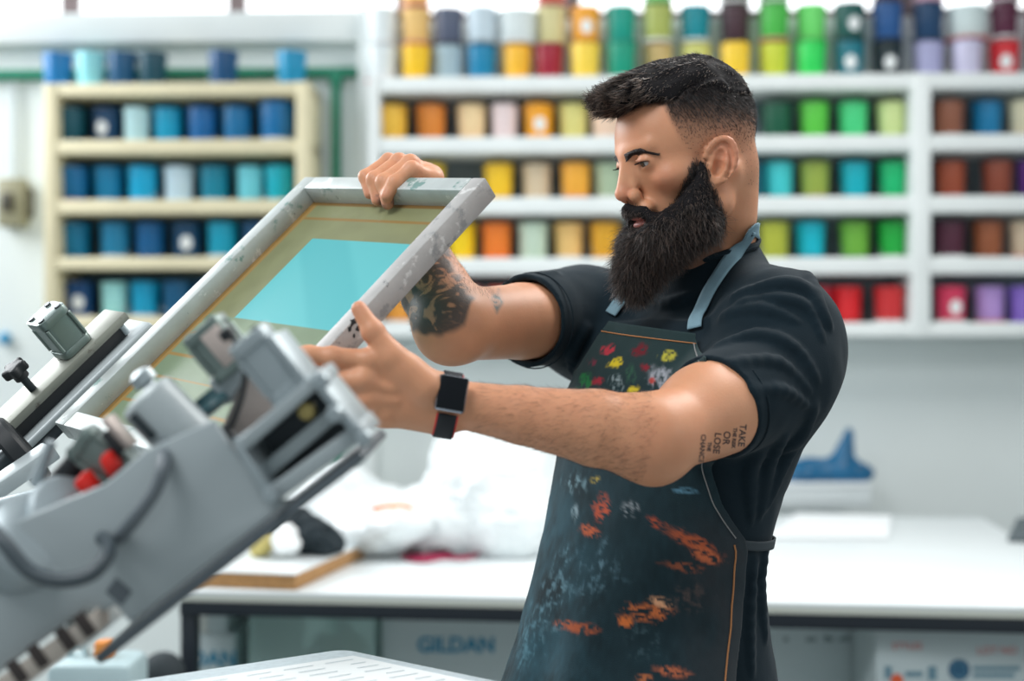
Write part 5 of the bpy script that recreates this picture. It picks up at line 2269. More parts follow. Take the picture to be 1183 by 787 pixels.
STAINS = [  # px, py, rx, ry, angle, colour, cover, streak
    (703, 405, 10, 6, -20, (204, 56, 72), .9, 0), (710, 420, 10, 6, -10, (232, 204, 44), .95, 0), (771, 411, 13, 7, -20, (206, 196, 72), .9, 0),
    (741, 403, 14, 8, -20, (116, 30, 42), .8, 0), (762, 436, 17, 15, -30, (186, 188, 198), .62, 1), (753, 440, 5, 5, 0, (186, 60, 50), .8, 0),
    (731, 451, 8, 6, -30, (226, 200, 50), .95, 0), (690, 440, 9, 6, -20, (176, 44, 60), .85, 0), (677, 441, 8, 12, 0, (30, 136, 66), .7, 1), (684, 418, 7, 5, 0, (130, 50, 70), .6, 0),
    (712, 442, 10, 12, 10, (170, 186, 190), .45, 1), (728, 432, 9, 14, 0, (60, 110, 80), .4, 1), (745, 424, 7, 6, 0, (140, 36, 50), .6, 0), (668, 455, 6, 10, 0, (40, 120, 70), .6, 1),
    (688, 554, 7, 5, -20, (186, 160, 70), .6, 0), (694, 588, 12, 18, 20, (190, 84, 56), .62, 0), (682, 613, 16, 8, 20, (196, 96, 60), .62, 0),
    (728, 588, 14, 13, -10, (178, 184, 190), .42, 1), (792, 567, 16, 4, 3, (90, 134, 156), .75, 0), (757, 604, 12, 7, 35, (186, 84, 56), .6, 0), (800, 626, 44, 11, 27, (192, 96, 62), .62, 0),
    (815, 642, 24, 10, 20, (206, 110, 72), .6, 0), (788, 655, 30, 7, 10, (150, 84, 60), .5, 0), (664, 592, 5, 13, 10, (150, 170, 178), .5, 1),
    (747, 708, 32, 13, 0, (214, 116, 66), .60, 0), (762, 696, 16, 7, 15, (232, 170, 130), .6, 0), (723, 718, 9, 7, 0, (226, 120, 60), .8, 0), (668, 726, 32, 8, 10, (186, 92, 54), .60, 0),
    (775, 776, 26, 8, 8, (200, 110, 76), .55, 0), (745, 784, 14, 7, 0, (190, 110, 70), .5, 0), (640, 690, 22, 70, 20, (110, 146, 160), .34, 1), (690, 660, 26, 44, 25, (100, 132, 146), .34, 1),
    (612, 740, 16, 50, 15, (90, 136, 152), .36, 1), (665, 560, 18, 14, 10, (120, 150, 160), .40, 1), (700, 670, 36, 5, 3, (70, 100, 112), .4, 1), (700, 640, 14, 24, 0, (90, 116, 128), .28, 1), (745, 740, 30, 30, 0, (70, 92, 100), .25, 1), (800, 690, 30, 24, 0, (92, 76, 72), .35, 1)]


def apron_colours(V):
    px, py = projv(V)
    V32 = V.astype(np.float32)
    n1 = fbm(V32 * 18, 61, 4)
    n2 = fbm(V32 * np.array([160, 160, 60], dtype=np.float32), 62, 2)
    n3 = fbm(V32 * 70, 63, 3)
    n4 = fbm(V32 @ np.array([[150, 60, 60], [0, 150, 0], [-110, 0, 260]], dtype=np.float32), 64, 3)
    base = np.array(s2l((30, 50, 57)))
    c = np.tile(base, (len(V), 1)) * (1 + 0.35 * n1 + 0.22 * n2)[:, None]
    # worn bluish left half, browner right panel
    c = lerp(c, (52, 92, 106), smooth01(-px, -730, -610) * smooth01(py, 480, 600) * np.clip(0.5 + 0.9 * n1 + 0.3 * n2, 0, 1) * 0.9)
    c = lerp(c, (66, 56, 56), smooth01(px, 760, 830) * smooth01(py, 560, 640) * np.clip(0.5 + 0.6 * n1, 0, 1) * 0.6)
    c = lerp(c, (46, 64, 64), (1 - smooth01(py, 420, 480)) * 0.7 * np.ones(len(V)))
    for (sx_, sy_, rx_, ry_, an, colr, cov, stk) in STAINS:
        a = math.radians(an)
        dx, dy = px - sx_, py - sy_
        u = (dx * math.cos(a) + dy * math.sin(a)) / rx_
        v = (-dx * math.sin(a) + dy * math.cos(a)) / ry_
        r = np.sqrt(u * u + v * v)
        msk = 1 - smooth01(r + 0.75 * n3 + 0.35 * n4, 0.55, 1.1)
        st = (0.5 * n3 + 0.9 * n4) if not stk else (0.5 * n2 + 0.5 * n3 + 0.4 * n4)
        k = msk * smooth01(st, 0.26 - cov * 0.9, 0.72 - cov * 0.9)
        c = lerp(c, colr, np.clip(k, 0, 1) * (0.9 if not stk else 0.75))
    return c


def sheet(name, G, th, material, parent, colf=None, inward=None):
    """cloth sheet with thickness from a grid of points"""
    nr_, nc_ = G.shape[:2]
    du = np.gradient(G, axis=1)
    dv = np.gradient(G, axis=0)
    N_ = np.cross(du, dv)
    N_ /= np.maximum(np.linalg.norm(N_, axis=2, keepdims=True), 1e-9)
    if inward is not None and (N_ * inward).sum() > 0:
        N_ = -N_
    B2 = G + N_ * th
    V = np.concatenate([G.reshape(-1, 3), B2.reshape(-1, 3)])
    id_ = np.arange(nr_ * nc_).reshape(nr_, nc_)
    q1 = np.stack([id_[:-1, :-1].ravel(), id_[1:, :-1].ravel(), id_[1:, 1:].ravel(), id_[:-1, 1:].ravel()], 1)
    off = nr_ * nc_
    q2 = q1[:, ::-1] + off
    per = np.concatenate([id_[0, :], id_[1:, -1], id_[-1, -2::-1], id_[-2:0:-1, 0]])
    nx = np.roll(per, -1)
    q3 = np.stack([per, nx, nx + off, per + off], 1)
    return np_mesh(name, V, np.concatenate([q1, q2, q3]), material, parent, colf(V) if colf else None)


APM = mat('stained_denim', attr='Col', rough=0.82, bump=0.30, bscale=900, spec=0.2, sheen=0.05)
apron = sheet('apron', G, 0.0022, APM, man, apron_colours, RD)
apron['label'] = 'dark denim apron covered in paint stains'
# stitching along the bib top, the near edge
STI = mat('stitch_thread', (176, 118, 74), 0.8)
STG = mat('stitch_thread_grey', (128, 128, 128), 0.8)


def stitch(path, r, m, nrm, dash=0.006, gap=0.0035):
    path = [V3(p) for p in path]
    mbp = MB()
    acc, cur, on = 0.0, [path[0]], True
    pieces = 0
    mbp.tube(path, r, 5)
    return mbp.build('stitching', m, apron)


oi = 2 if QUICK else 5
out_ = RD * 0.0007
stitch([(G[oi, j] + out_[oi, j]).tolist() for j in range(2, nc - 2, 3)], 0.0009, STI, None)
ce = nc - 1 - (2 if QUICK else 6)
i_tie = int(np.argmin(np.abs(zz - 1.20)))
stitch([(G[i, ce] + out_[i, ce]).tolist() for i in range(oi, i_tie, 3)], 0.0009, STG, None)
stitch([(G[i, ce - (1 if QUICK else 3)] + out_[i, ce]).tolist() for i in range(i_tie, nr - 2, 3)], 0.0011, STI, None)


def grad(fld, p, e=0.003):
    p = A3(p)
    pts = np.array([p + [e, 0, 0], p - [e, 0, 0], p + [0, e, 0], p - [0, e, 0], p + [0, 0, e], p - [0, 0, e]], dtype=np.float32)
    d = fld(pts)
    g = V3((float(d[0] - d[1]), float(d[2] - d[3]), float(d[4] - d[5])))
    return g.normalized() if g.length > 1e-9 else V3((0, -1, 0))


both = lambda p: np.minimum(shf(p), sk(p))
CLB = [BVHTree.FromPolygons([tuple(v) for v in a_], [tuple(q) for q in b_]) for a_, b_ in ((SHV, SHQ), (SKV, SKQ))]


def nearest(p):
    best = None
    for t_ in CLB:
        c_, n_, i_, d_ = t_.find_nearest(p)
        sd = (V3(p) - c_).dot(n_)
        sd = d_ if sd >= 0 else -d_
        if best is None or sd < best[2]:
            best = (c_, n_, sd)
    return best


def settle(p, off):
    p = V3(p)
    for _ in range(4):
        c_, n_, sd = nearest(p)
        p = c_ + n_ * off if abs(sd - off) > 1e-5 else p
    return p


def ribbon(path, width, th, name, m, parent, nrmf):
    path = spline(path, 6)
    path = [settle(p, 0.0065) for p in path]
    for _ in range(4):
        path = [path[0]] + [(path[i - 1] + path[i] * 2 + path[i + 1]) / 4 for i in range(1, len(path) - 1)] + [path[-1]]
    rows = []
    gs = [nrmf(p) for p in path]
    for _ in range(6):
        gs = [gs[0]] + [(gs[i - 1] + gs[i] * 2 + gs[i + 1]).normalized() for i in range(1, len(gs) - 1)] + [gs[-1]]
    for i, p in enumerate(path):
        t = (path[min(i + 1, len(path) - 1)] - path[max(i - 1, 0)]).normalized()
        g = gs[i]
        s = t.cross(g).normalized()
        rows.append([[*(p + s * width * k)] for k in (-0.5, -0.25, 0, 0.25, 0.5)])
    Gr = np.array(rows)
    gn = np.array([[*g_] for g_ in gs])[:, None, :]
    return sheet(name, Gr, th, m, parent, None, np.repeat(gn, 5, 1) * 1.0)


STRAP = mat('grey_blue_strap', (126, 158, 172), 0.8, var=0.08, vscale=60, bump=0.3, bscale=500)
hit = trace(both, [(804, 382), (808, 366), (817, 346), (831, 322), (847, 298), (860, 276), (868, 262)])
pts = [V3(h.tolist()) for h in hit]
back = [NB + ndir * 0.045 - BF * 0.066 + BL * 0.02, NB + ndir * 0.045 - BF * 0.068 - BL * 0.02, NB + ndir * 0.03 - BL * 0.072 - BF * 0.02, NB + ndir * 0.012 - BL * 0.085 + BF * 0.03]
hit2 = trace(both, [(728, 338), (716, 352), (706, 366)])
far_ = [V3(h.tolist()) for h in hit2]
gnorm = lambda p: nearest(p)[1]
ribbon(pts + back + far_, 0.019, 0.0018, 'neck_strap', STRAP, apron, gnorm)
# waist tie at the near edge
i_t = int(np.argmin(np.abs(zz - 1.197)))
t0_ = V3(G[i_t, nc - 3].tolist())
tie = [t0_ + V3(RD[i_t, nc - 3].tolist()) * 0.002, bp(0.155, 0.08, 1.19), bp(0.11, 0.02, 1.19), bp(0.0, -0.015, 1.19), bp(-0.12, 0.02, 1.19), bp(-0.16, 0.09, 1.19), V3(G[i_t, 3].tolist())]
ribbon(tie, 0.012, 0.002, 'waist_tie', mat('dark_tie', (46, 56, 62), 0.8, bump=0.2), apron, gnorm)
# patch pocket outline low on the apron
# ------------------------------------------------------------ hair, beard, brows
HAIRM = mat('hair_strands', attr='Col', rough=0.42, spec=0.5)
HAIRB = mat('hair_mass', (26, 24, 26), 0.8, var=0.2, vscale=200, spec=0.15)
rg = np.random.default_rng(5)


def nrmz(a):
    return a / np.maximum(np.linalg.norm(a, axis=1, keepdims=True), 1e-9)


def fgrad(fld, V, e=0.003):
    V = V.astype(np.float32)
    g = np.stack([fld(V + np.array(d, dtype=np.float32) * e) - fld(V - np.array(d, dtype=np.float32) * e) for d in ((1, 0, 0), (0, 1, 0), (0, 0, 1))], 1)
    return nrmz(g)


def scatter(V, Q, n, wfun=None):
    a, b, c, d = V[Q[:, 0]], V[Q[:, 1]], V[Q[:, 2]], V[Q[:, 3]]
    ar = 0.5 * np.linalg.norm(np.cross(c - a, d - b), axis=1)
    if wfun is not None:
        ar = ar * wfun((a + b + c + d) / 4)
    p = ar / ar.sum()
    f = rg.choice(len(Q), n, p=p)
    u, v = rg.random((n, 1)), rg.random((n, 1))
    return (a[f] * (1 - u) + b[f] * u) * (1 - v) + (d[f] * (1 - u) + c[f] * u) * v


def strands(name, roots, dirs, lens, material, parent, r0=0.0005, seg=5, curl=0.25, bend=None, bendw=0.4, tone=(34, 30, 30), tone2=(74, 64, 60), lift=0.0, coll=None, cclear=0.0):
    n = len(roots)
    pts = [roots]
    d = nrmz(dirs)
    p = roots.copy()
    kink = rg.normal(size=(n, 3)) * curl
    for s in range(seg):
        if bend is not None:
            d = nrmz(d + bend * (bendw / seg))
        kink = kink * 0.6 + rg.normal(size=(n, 3)) * curl * 0.6
        d = nrmz(d + kink / seg * 1.5)
        p = p + d * (lens / seg)[:, None]
        if coll is not None:
            cd = coll(p.astype(np.float32))
            inn = cd < cclear
            if inn.any():
                g = fgrad(coll, p[inn])
                p[inn] = p[inn] + g * (cclear - cd[inn])[:, None]
        pts.append(p.copy())
    Pn = np.stack(pts, 1)                       # n, seg+1, 3
    T = np.gradient(Pn, axis=1)
    T /= np.maximum(np.linalg.norm(T, axis=2, keepdims=True), 1e-9)
    ref = rg.normal(size=(n, 1, 3))
    X = np.cross(T, np.broadcast_to(ref, T.shape))
    X /= np.maximum(np.linalg.norm(X, axis=2, keepdims=True), 1e-9)
    Y = np.cross(T, X)
    rad = r0 * np.linspace(1, 0.25, seg + 1)[None, :, None]
    R3 = []
    for k in range(3):
        a = 2 * math.pi * k / 3
        R3.append(Pn + (X * math.cos(a) + Y * math.sin(a)) * rad)
    V = np.stack(R3, 2)                         # n, seg+1, 3(ring), 3
    base = (np.arange(n) * (seg + 1) * 3)[:, None, None]
    s_ = np.arange(seg)[None, :, None] * 3
    k_ = np.arange(3)[None, None, :]
    k2 = (k_ + 1) % 3
    q = np.stack([base + s_ + k_, base + s_ + k2, base + s_ + 3 + k2, base + s_ + 3 + k_], -1).reshape(-1, 4)
    t1, t2 = np.array(s2l(tone)), np.array(s2l(tone2))
    mixv = rg.random(n)[:, None] ** 2.6
    cl = np.repeat(t1 + (t2 - t1) * mixv, (seg + 1) * 3, axis=0)
    return np_mesh(name, V.reshape(-1, 3), q, material, parent, cl)


ahf, ahl, ahu = A3(HF), A3(HL), A3(HU)
afh = A3(FH)
kq = 0.3 if QUICK else 1.0

# --- hair on top: solid core plus combed strands
hf_ = Field()


def hhell(c, r, k):
    hf_.ell(hd(*c), [v * 0.001 for v in r], HAX, k * 0.001)


hhell((-16, 0, 80), (68, 64, 58), 0)
hhell((30, 0, 90), (58, 58, 49), 18)
hhell((68, 2, 107), (34, 50, 28), 16)
hhell((88, 4, 113), (18, 38, 12), 10)
hhell((-42, 0, 60), (54, 64, 54), 14)
# lower limit of the long hair: from the front hairline back over the sides
_pa, _pb = hd(78, 0, 93), hd(-84, 0, 66)
_pn = HL.cross((_pb - _pa).normalized())
if _pn.z > 0:
    _pn = -_pn
hf_.add(lambda p: ((p - A3(_pa)) @ A3(_pn) + 0.004 * fbm(p.astype(np.float32) * 60, 71, 2)).astype(np.float32), _pa, 1e9, 'i')
ridg = lambda p: (0.0022 * np.sin(fbm(np.stack([((p - A3(HO)) @ ahl) * 55, ((p - A3(HO)) @ ahf) * 10, ((p - A3(HO)) @ ahu) * 16], 1).astype(np.float32), 77, 3) * 11)).astype(np.float32)
hf_.add(ridg, HO, 1e9, 'd')
HV, HQ = surface(hf_, A3(HO) - 0.2, A3(HO) + 0.22, 0.0035 if QUICK else 0.0025)
hair = np_mesh('hair', HV, HQ, HAIRB, man)
n = int(15000 * kq)
R_ = scatter(HV, HQ, n)
gN = fgrad(hf_, R_)
x, y, z = headc(R_)
flow = ahf[None, :] * 1.0 + ahl[None, :] * (0.10 + 0.0035 * y)[:, None] - ahu[None, :] * (0.10 + 0.004 * np.clip(-x, -30, 100) * 0)[:, None]
# side and back hair lies downwards, the front sweeps up and forwards
side = smooth01(np.abs(y), 38, 66)
backw = smooth01(-x, 40, 90)
flow = flow * (1 - 0.75 * backw)[:, None] - ahu[None, :] * (0.55 * side + 1.0 * backw)[:, None]
frontw = smooth01(x, 40, 95)
flow = flow + ahu[None, :] * (0.32 * frontw)[:, None]
tang = flow - gN * (flow * gN).sum(1, keepdims=True)
dr = nrmz(nrmz(tang) + gN * (0.12 + 0.20 * frontw * (z > 100))[:, None])
ln = (0.010 + 0.013 * frontw + 0.004 * rg.random(n)) * (1 - 0.35 * backw) * (1 - 0.25 * side)
strands('hair_strands', R_ - gN * 0.002, dr, ln, HAIRM, hair, 0.00055, 5, 0.16, None, 0, (26, 23, 24), (150, 128, 114))
# clipped sides: short bristles growing thinner downwards
sel = (SKV[:, 2] > 1.6) & (SKV[:, 1] > 1.7) & (SKV[:, 0] > 0.05)
mxx, myy, xs_, ys_, zs_ = mirrored(SKV)
scal = polymask(mxx, myy, [(694, 128), (716, 137), (744, 122), (768, 121), (776, 140), (786, 160), (800, 176), (803, 204), (812, 206), (818, 180), (826, 160),
                           (845, 152), (856, 175), (862, 214), (880, 220), (900, 60), (700, 60)], 4) * sel
fade = scal * np.clip(1.05 - smooth01(myy, 104, 182), 0.05, 1)
qm = fade[SKQ].mean(1)
keep = qm > 0.02
n = int(16000 * kq)
a_ = 0.5 * np.linalg.norm(np.cross(SKV[SKQ[keep][:, 2]] - SKV[SKQ[keep][:, 0]], SKV[SKQ[keep][:, 3]] - SKV[SKQ[keep][:, 1]]), axis=1) * qm[keep]
fi = rg.choice(int(keep.sum()), n, p=a_ / a_.sum())
qq = SKQ[keep][fi]
u, v = rg.random((n, 1)), rg.random((n, 1))
R_ = (SKV[qq[:, 0]] * (1 - u) + SKV[qq[:, 1]] * u) * (1 - v) + (SKV[qq[:, 3]] * (1 - u) + SKV[qq[:, 2]] * u) * v
gN = fgrad(sk, R_)
fv = qm[keep][fi]
dn = -ahu[None, :] * 1.0 + ahf[None, :] * 0.1
tang = nrmz(dn - gN * (dn * gN).sum(1, keepdims=True))
strands('clipped_hair', R_, nrmz(tang * 1.0 + gN * 0.7), 0.0012 + 0.006 * fv ** 2, HAIRM, hair, 0.00028, 2, 0.15, None, 0, (28, 26, 28), (66, 58, 56))

# --- beard
bf_ = Field()


def bcone(a, b, ra, rb, k):
    bf_.cone(hb(*a), hb(*b), ra * 0.001, rb * 0.001, k * 0.001)


for s in (-1, 1):
    bcone((24, s * 66, -12), (26, s * 60, -46), 4, 12, 0 if s < 0 else 6)
    bcone((26, s * 58, -48), (16, s * 50, -78), 13, 22, 14)
    bcone((30, s * 54, -62), (68, s * 30, -100), 17, 23, 14)
    bcone((16, s * 48, -78), (54, s * 22, -104), 22, 25, 14)
bcone((60, 0, -104), (82, 0, -160), 34, 14, 18)
bcone((86, 0, -118), (98, 0, -156), 16, 11, 16)
bcone((80, 0, -106), (88, 0, -130), 14, 18, 12)
for s in (-1, 1):
    bcone((98, s * 3, -64), (82, s * 22, -71), 6.5, 6.5, 5)
    bcone((82, s * 22, -71), (60, s * 37, -92), 6.5, 12, 6)
bf_.ell(hb(98, 0, -84), (0.030, 0.034, 0.0095), (FH, HL, EZ), 0.003, 's')
bf_.add(lambda p: (0.0035 * fbm(p.astype(np.float32) * 90, 81, 3) + 0.002 * fbm(p.astype(np.float32) * 260, 83, 2)).astype(np.float32), HO, 1e9, 'd')
BV, BQ = surface(bf_, A3(HO) - np.array([.2, .2, .24]), A3(HO) + np.array([.15, .2, .05]), 0.004 if QUICK else 0.0025)
beard = np_mesh('beard', BV, BQ, HAIRB, man)
n = int(26000 * kq)
R_ = scatter(BV, BQ, n)
gN = fgrad(bf_, R_)
q = (R_ - A3(HO)) * 1000
f_, u_ = q @ afh, q[:, 2]
down = np.array([0, 0, -1.0])[None, :] + afh[None, :] * np.clip((f_ - 60) / 160, -0.1, 0.25)[:, None]
yy = q @ ahl
mous = (u_ > -92) & (f_ > 66) & (np.abs(yy) < 34)
dr = nrmz(down * 1.0 + gN * (0.50 + 0.25 * rg.random((n, 1))) + rg.normal(size=(n, 3)) * 0.22)
drm = nrmz(down * 0.9 + ahl[None, :] * np.sign(yy)[:, None] * 0.7 + gN * 0.35 + rg.normal(size=(n, 3)) * 0.15)
dr = np.where(mous[:, None], drm, dr)
low = smooth01(-u_, 40, 130)
ln = (0.007 + 0.013 * low) * (0.6 + 0.8 * rg.random(n))
ln = np.where(mous, 0.010 * (0.7 + 0.5 * rg.random(n)), ln)
kp = ~((np.abs(u_ + 84) < 11) & (f_ > 66) & (np.abs(yy) < 34) & ~((u_ > -74.5)))
R_, dr, ln, gN, mous = R_[kp], dr[kp], ln[kp], gN[kp], mous[kp]
ln = np.where(mous, ln * 0.55, ln)
strands('beard_strands', R_ - gN * 0.002, dr, ln, HAIRM, beard, 0.00042, 6, 0.60, np.array([[0, 0, -1.0]]), 0.5, (26, 24, 25), (128, 108, 98))
# fine flyaway hairs round the tip of the beard
w_ = lambda c: np.clip((-(c - A3(HO))[:, 2] * 1000 - 70) / 60, 0, 1)
n = int(4200 * kq)
R_ = scatter(BV, BQ, n, w_)
gN = fgrad(bf_, R_)
strands('beard_strands', R_, nrmz(gN * 0.9 + np.array([[0, 0, -0.8]]) + rg.normal(size=(n, 3)) * 0.3), 0.014 + 0.016 * rg.random(n), HAIRM, beard, 0.00026, 7, 0.9,
        np.array([[0, 0, -1.0]]), 0.9, (40, 34, 33), (120, 104, 96))
# soft edge of the beard: short hairs on cheek and neck
fadeb = polymask(mxx, myy, [(800, 186), (813, 186), (822, 214), (836, 245), (838, 300), (790, 330), (700, 330), (704, 262), (722, 236), (740, 240), (764, 250), (786, 226)], 5) * sel
_lx, _ly, _lz = headc(SKV)
fadeb = fadeb * ~((_lx > 88) & (np.abs(_ly) < 26) & (np.abs(_lz + 51) < 11))
qm = fadeb[SKQ].mean(1)
keep = qm > 0.02
n = int(7000 * kq)
a_ = 0.5 * np.linalg.norm(np.cross(SKV[SKQ[keep][:, 2]] - SKV[SKQ[keep][:, 0]], SKV[SKQ[keep][:, 3]] - SKV[SKQ[keep][:, 1]]), axis=1) * qm[keep]
fi = rg.choice(int(keep.sum()), n, p=a_ / a_.sum())
R_ = SKV[SKQ[keep][fi]].mean(1)
gN = fgrad(sk, R_)
tang = nrmz(np.array([[0, 0, -1.0]]) - afh[None, :] * 0.15 - gN * (-gN[:, 2:3]))
strands('beard_strands', R_, nrmz(tang + gN * 0.5 + rg.normal(size=(n, 3)) * 0.15), 0.005 + 0.005 * rg.random(n), HAIRM, beard, 0.00034, 3, 0.25, None, 0, (30, 27, 28), (80, 70, 66))

# --- eyebrows, lashes, eyes
EYEM = mat('eye', attr='Col', rough=0.12, spec=0.6)
for s in (-1, 1):
    n = int(1700 * max(kq, .6))
    t = rg.random(n)
    th = (rg.random(n) - 0.5)
    bx = np.interp(t, [0, .35, .7, 1], [103, 99, 90, 78])
    by = np.interp(t, [0, .35, .7, 1], [11, 24, 38, 49]) * s
    bz = np.interp(t, [0, .35, .7, 1], [32.5, 35, 36, 27.5]) + th * np.interp(t, [0, .5, 1], [10.5, 9, 3.5])
    R_ = A3(HO) + (bx[:, None] * ahf + by[:, None] * ahl + bz[:, None] * ahu) * 0.001
    for _ in range(6):
        dd = sk(R_.astype(np.float32))
        R_ = R_ - fgrad(sk, R_) * dd[:, None]
    gN = fgrad(sk, R_)
    dd = ahl[None, :] * s * 1.0 - ahf[None, :] * 0.35 + ahu[None, :] * (0.25 - 0.75 * t)[:, None] - ahu[None, :] * (th * 0.8)[:, None]
    tg = nrmz(dd - gN * (dd * gN).sum(1, keepdims=True))
    strands('eyebrow', R_ - gN * 0.0003, nrmz(tg + gN * 0.28), 0.006 + 0.003 * rg.random(n), HAIRM, man, 0.00038, 3, 0.12, None, 0, (36, 30, 30), (70, 58, 54))
    ce = hd(80, s * 33, 22)
    gz = (HF * 0.93 - HU * 0.24 - HL * 0.02).normalized()
    gx, gy = perp(gz)
    V_, F_, C_ = [], [], []
    nu_, nv_ = 28, 20
    for i in range(nv_ + 1):
        a = math.pi * i / nv_
        for j in range(nu_):
            b = 2 * math.pi * j / nu_
            r = EYER * 0.001
            bulge = 1.0 + 0.05 * max(0.0, 1 - (a / 0.55) ** 2)
            V_.append(ce + (gz * math.cos(a) * bulge + (gx * math.cos(b) + gy * math.sin(b)) * math.sin(a)) * r)
            cc = (16, 14, 14) if a < 0.20 else ((92, 74, 52) if a < 0.46 else ((40, 32, 28) if a < 0.52 else (186, 180, 178)))
            C_.append(s2l(cc))
    for i in range(nv_):
        for j in range(nu_):
            F_.append((i * nu_ + j, i * nu_ + (j + 1) % nu_, (i + 1) * nu_ + (j + 1) % nu_, (i + 1) * nu_ + j))
    np_mesh('eye', [list(v) for v in V_], F_, EYEM, man, np.array(C_))
    n = 90
    t = np.linspace(0, 1, n)
    R_ = np.array([A3(hd(92.8 - 6.5 * (2 * abs(tt - .45)) ** 2, s * (23 + 22 * tt), 21.2 + 1.6 * math.sin(math.pi * tt))) for tt in t])
    dd = ahf[None, :] * 0.9 - ahu[None, :] * 0.35 + ahl[None, :] * s * (t - 0.35)[:, None] * 1.2
    strands('eyelash', R_, dd, np.full(n, 0.0072), HAIRM, man, 0.0003, 4, 0.08, ahu[None, :], 0.4, (16, 14, 15), (26, 22, 22))

# --- fine hair on the forearms
for E_, W_ in ((ELL, WRL), (ELR, WRR)):
    e0, w0 = A3(E_), A3(W_)
    ax = w0 - e0
    t = ((SKV - e0) @ ax) / float(ax @ ax)
    dist = np.linalg.norm(SKV - e0 - t[:, None] * ax, axis=1)
    m_ = ((t > 0.02) & (t < 0.86) & (dist < 0.07)).astype(float)
    qm = m_[SKQ].mean(1)
    keep = qm > 0.9
    n = int(2600 * kq)
    R_ = SKV[SKQ[keep][rg.choice(int(keep.sum()), n)]].mean(1)
    gN = fgrad(sk, R_)
    dd = ax[None, :] / np.linalg.norm(ax) + rg.normal(size=(n, 3)) * 0.25 - np.array([[0, 0, 0.5]])
    tg = nrmz(dd - gN * (dd * gN).sum(1, keepdims=True))
    strands('arm_hair', R_ - gN * 0.0003, nrmz(tg + gN * 0.28), 0.007 + 0.006 * rg.random(n), HAIRM, man, 0.00010, 3, 0.2, None, 0, (60, 42, 34), (96, 72, 58))

# --- fingernails that show
NAIL = mat('fingernail', (222, 172, 156), 0.28, spec=0.5)


def nail(tip, prev, outw, w, l):
    d = (tip - prev).normalized()
    o = (outw - d * outw.dot(d)).normalized()
    sdir = d.cross(o)
    f = Field()
    c = tip + o * w * 0.62
    f.ell(c, (l, w * 0.82, 0.0016), (d, sdir, (o + d * 0.15).normalized()), 0.0)
    m_ = 0.02
    return fieldobj('fingernail', f, c - V3((m_, m_, m_)), c + V3((m_, m_, m_)), 0.0008, NAIL, man)


nail(R_TIP[3], R_DIP[3], V3((-0.05, -1, 0.15)), 0.0072, 0.0068)
nail(L_TH[3], L_TH[2], V3((0.85, -0.35, 0.45)), 0.0078, 0.0078)

# ------------------------------------------------------------ smart watch on the left wrist
fa = (WRL - ELL).normalized()
wc = P(518, 463, 1.60)
tcen = (wc - ELL).dot(fa)
wc = ELL + fa * tcen
wn = V3((0.10, -1.0, 0.30))
wn = (wn - fa * wn.dot(fa)).normalized()
wv_ = wn.cross(fa).normalized()
if wv_.z < 0:
    wv_ = -wv_
WAX = (fa, wv_, wn)
lo_, hi_ = 0.0, 0.06
for _ in range(40):
    md = (lo_ + hi_) / 2
    if float(sk(np.array([A3(wc + wn * md)]))[0]) < 0:
        lo_ = md
    else:
        hi_ = md
surf = wc + wn * lo_
mb = MB()
fc = surf + wn * 0.0055 + wv_ * 0.001
mb.hexa(fc, (0.0170, 0.0205, 0.0050), WAX, 0.0042, 4)
watch = mb.build('smart_watch', mat('watch_case', (150, 156, 166), 0.25, metal=0.85), man)
watch['label'] = 'smart watch with a dark screen and a black and red strap'
mb = MB()
mb.hexa(fc + wn * 0.0047, (0.0155, 0.0190, 0.0012), WAX, 0.001, 3)
mb.build('watch_screen', mat('watch_glass', (8, 12, 18), 0.25, spec=0.25), watch)
mb = MB()
mb.cyl(fc + fa * 0.0168 + wv_ * 0.008, fc + fa * 0.0190 + wv_ * 0.008, 0.0032, 16)
mb.build('watch_crown', mat('watch_case'), watch)


def strap_ring(width, off, th, a0, a1, name, m, shift=0.0):
    rows = []
    for k in range(61):
        a = a0 + (a1 - a0) * k / 60
        dr = wn * math.cos(a) + wv_ * math.sin(a)
        h_ = CLB[1].ray_cast(wc + dr * 0.055, -dr)[0]
        lo2 = (h_ - wc).length if h_ is not None else 0.027
        rows.append([[*(wc + dr * (lo2 + off) + fa * (shift + w * width * 0.5))] for w in (-1, -.5, 0, .5, 1)])
    Gr = np.array(rows)
    c_ = np.array([*wc])
    return sheet(name, Gr, th, m, watch, None, (Gr - c_))


strap_ring(0.021, 0.0030, 0.0018, math.radians(38), math.radians(322), 'watch_strap', mat('strap_black', (24, 26, 32), 0.7, bump=.2, bscale=300))
strap_ring(0.0245, 0.0010, 0.0008, math.radians(40), math.radians(320), 'strap_edging', mat('strap_red', (216, 66, 60), 0.7))

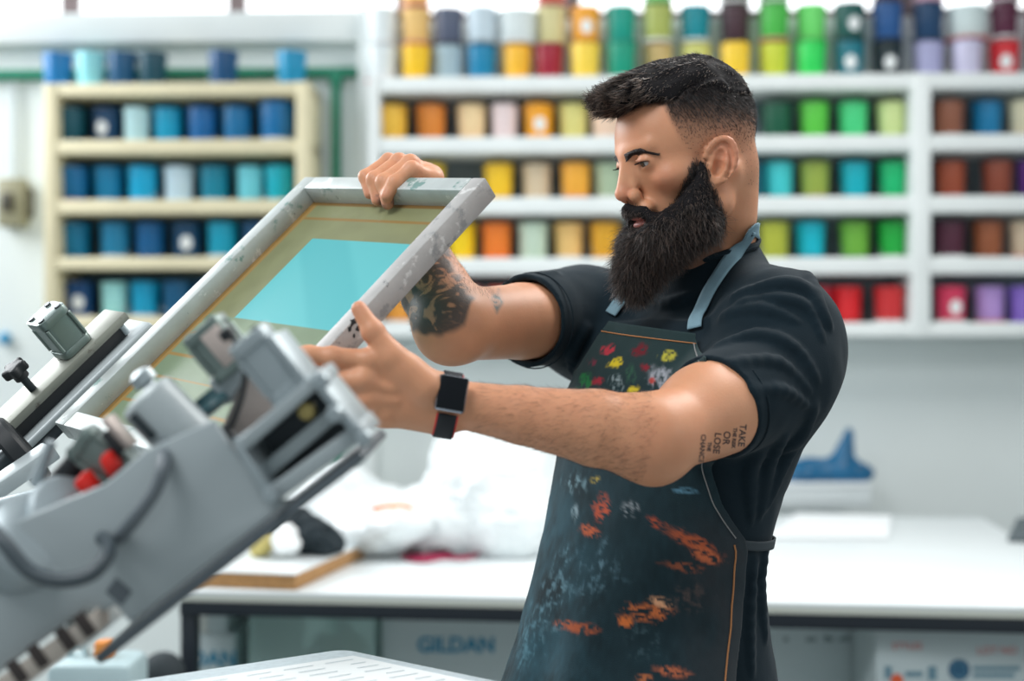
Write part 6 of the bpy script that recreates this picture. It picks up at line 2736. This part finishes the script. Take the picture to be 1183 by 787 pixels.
# ------------------------------------------------------------ lettering on the upper arm
bvh = CLB[1]
TAT = mat('tattoo_ink', (70, 52, 48), 0.6)
cu_items = [('TAKE', (857, 503), 0.0110), ('THE RISK', (848, 506), 0.0060), ('OR', (839, 506), 0.0115), ('LOSE', (828, 512), 0.0110), ('THE', (819, 516), 0.0060), ('CHANCE', (811, 518), 0.0082)]
mrg = bmesh.new()
ocam = V3((0, 0, CAMZ))
for word, (px, py), sz in cu_items:
    cu = bpy.data.curves.new('lettering', 'FONT')
    cu.body = word
    cu.size = sz
    cu.align_x = 'CENTER'
    cu.align_y = 'CENTER'
    cu.offset = 0.00022
    cu.resolution_u = 3
    tmp = bpy.data.objects.new('lettering', cu)
    COL.objects.link(tmp)
    me = bpy.data.meshes.new_from_object(tmp.evaluated_get(bpy.context.evaluated_depsgraph_get()))
    bpy.data.objects.remove(tmp)
    bpy.data.curves.remove(cu)
    b2 = bmesh.new()
    b2.from_mesh(me)
    bpy.data.meshes.remove(me)
    bmesh.ops.triangulate(b2, faces=b2.faces)
    d0 = 1.70
    c0 = P(px, py, d0)
    rt = V3((-0.10, 0, -1)).normalized()       # words run down the arm
    up = V3((1, 0, -0.10)).normalized()
    okk = True
    for v in b2.verts:
        q = c0 + rt * v.co.x + up * v.co.y
        dd = (q - ocam).normalized()
        hit, nn, _, _ = bvh.ray_cast(ocam, dd)
        if hit is None:
            hit, nn = q, V3((0, -1, 0))
        v.co = hit + nn * 0.00035
    bad = [f for f in b2.faces if max(e.calc_length() for e in f.edges) > 0.02]
    bmesh.ops.delete(b2, geom=bad, context='FACES')
    me = bpy.data.meshes.new('t')
    b2.to_mesh(me)
    b2.free()
    mrg.from_mesh(me)
    bpy.data.meshes.remove(me)
o0 = origin_of(man)
bmesh.ops.translate(mrg, verts=mrg.verts, vec=-o0)
me = bpy.data.meshes.new('tattoo_lettering')
mrg.to_mesh(me)
mrg.free()
me.materials.append(TAT)
o = bpy.data.objects.new('tattoo_lettering', me)
COL.objects.link(o)
o.parent = man
o['label'] = 'lettering tattooed on the upper arm'
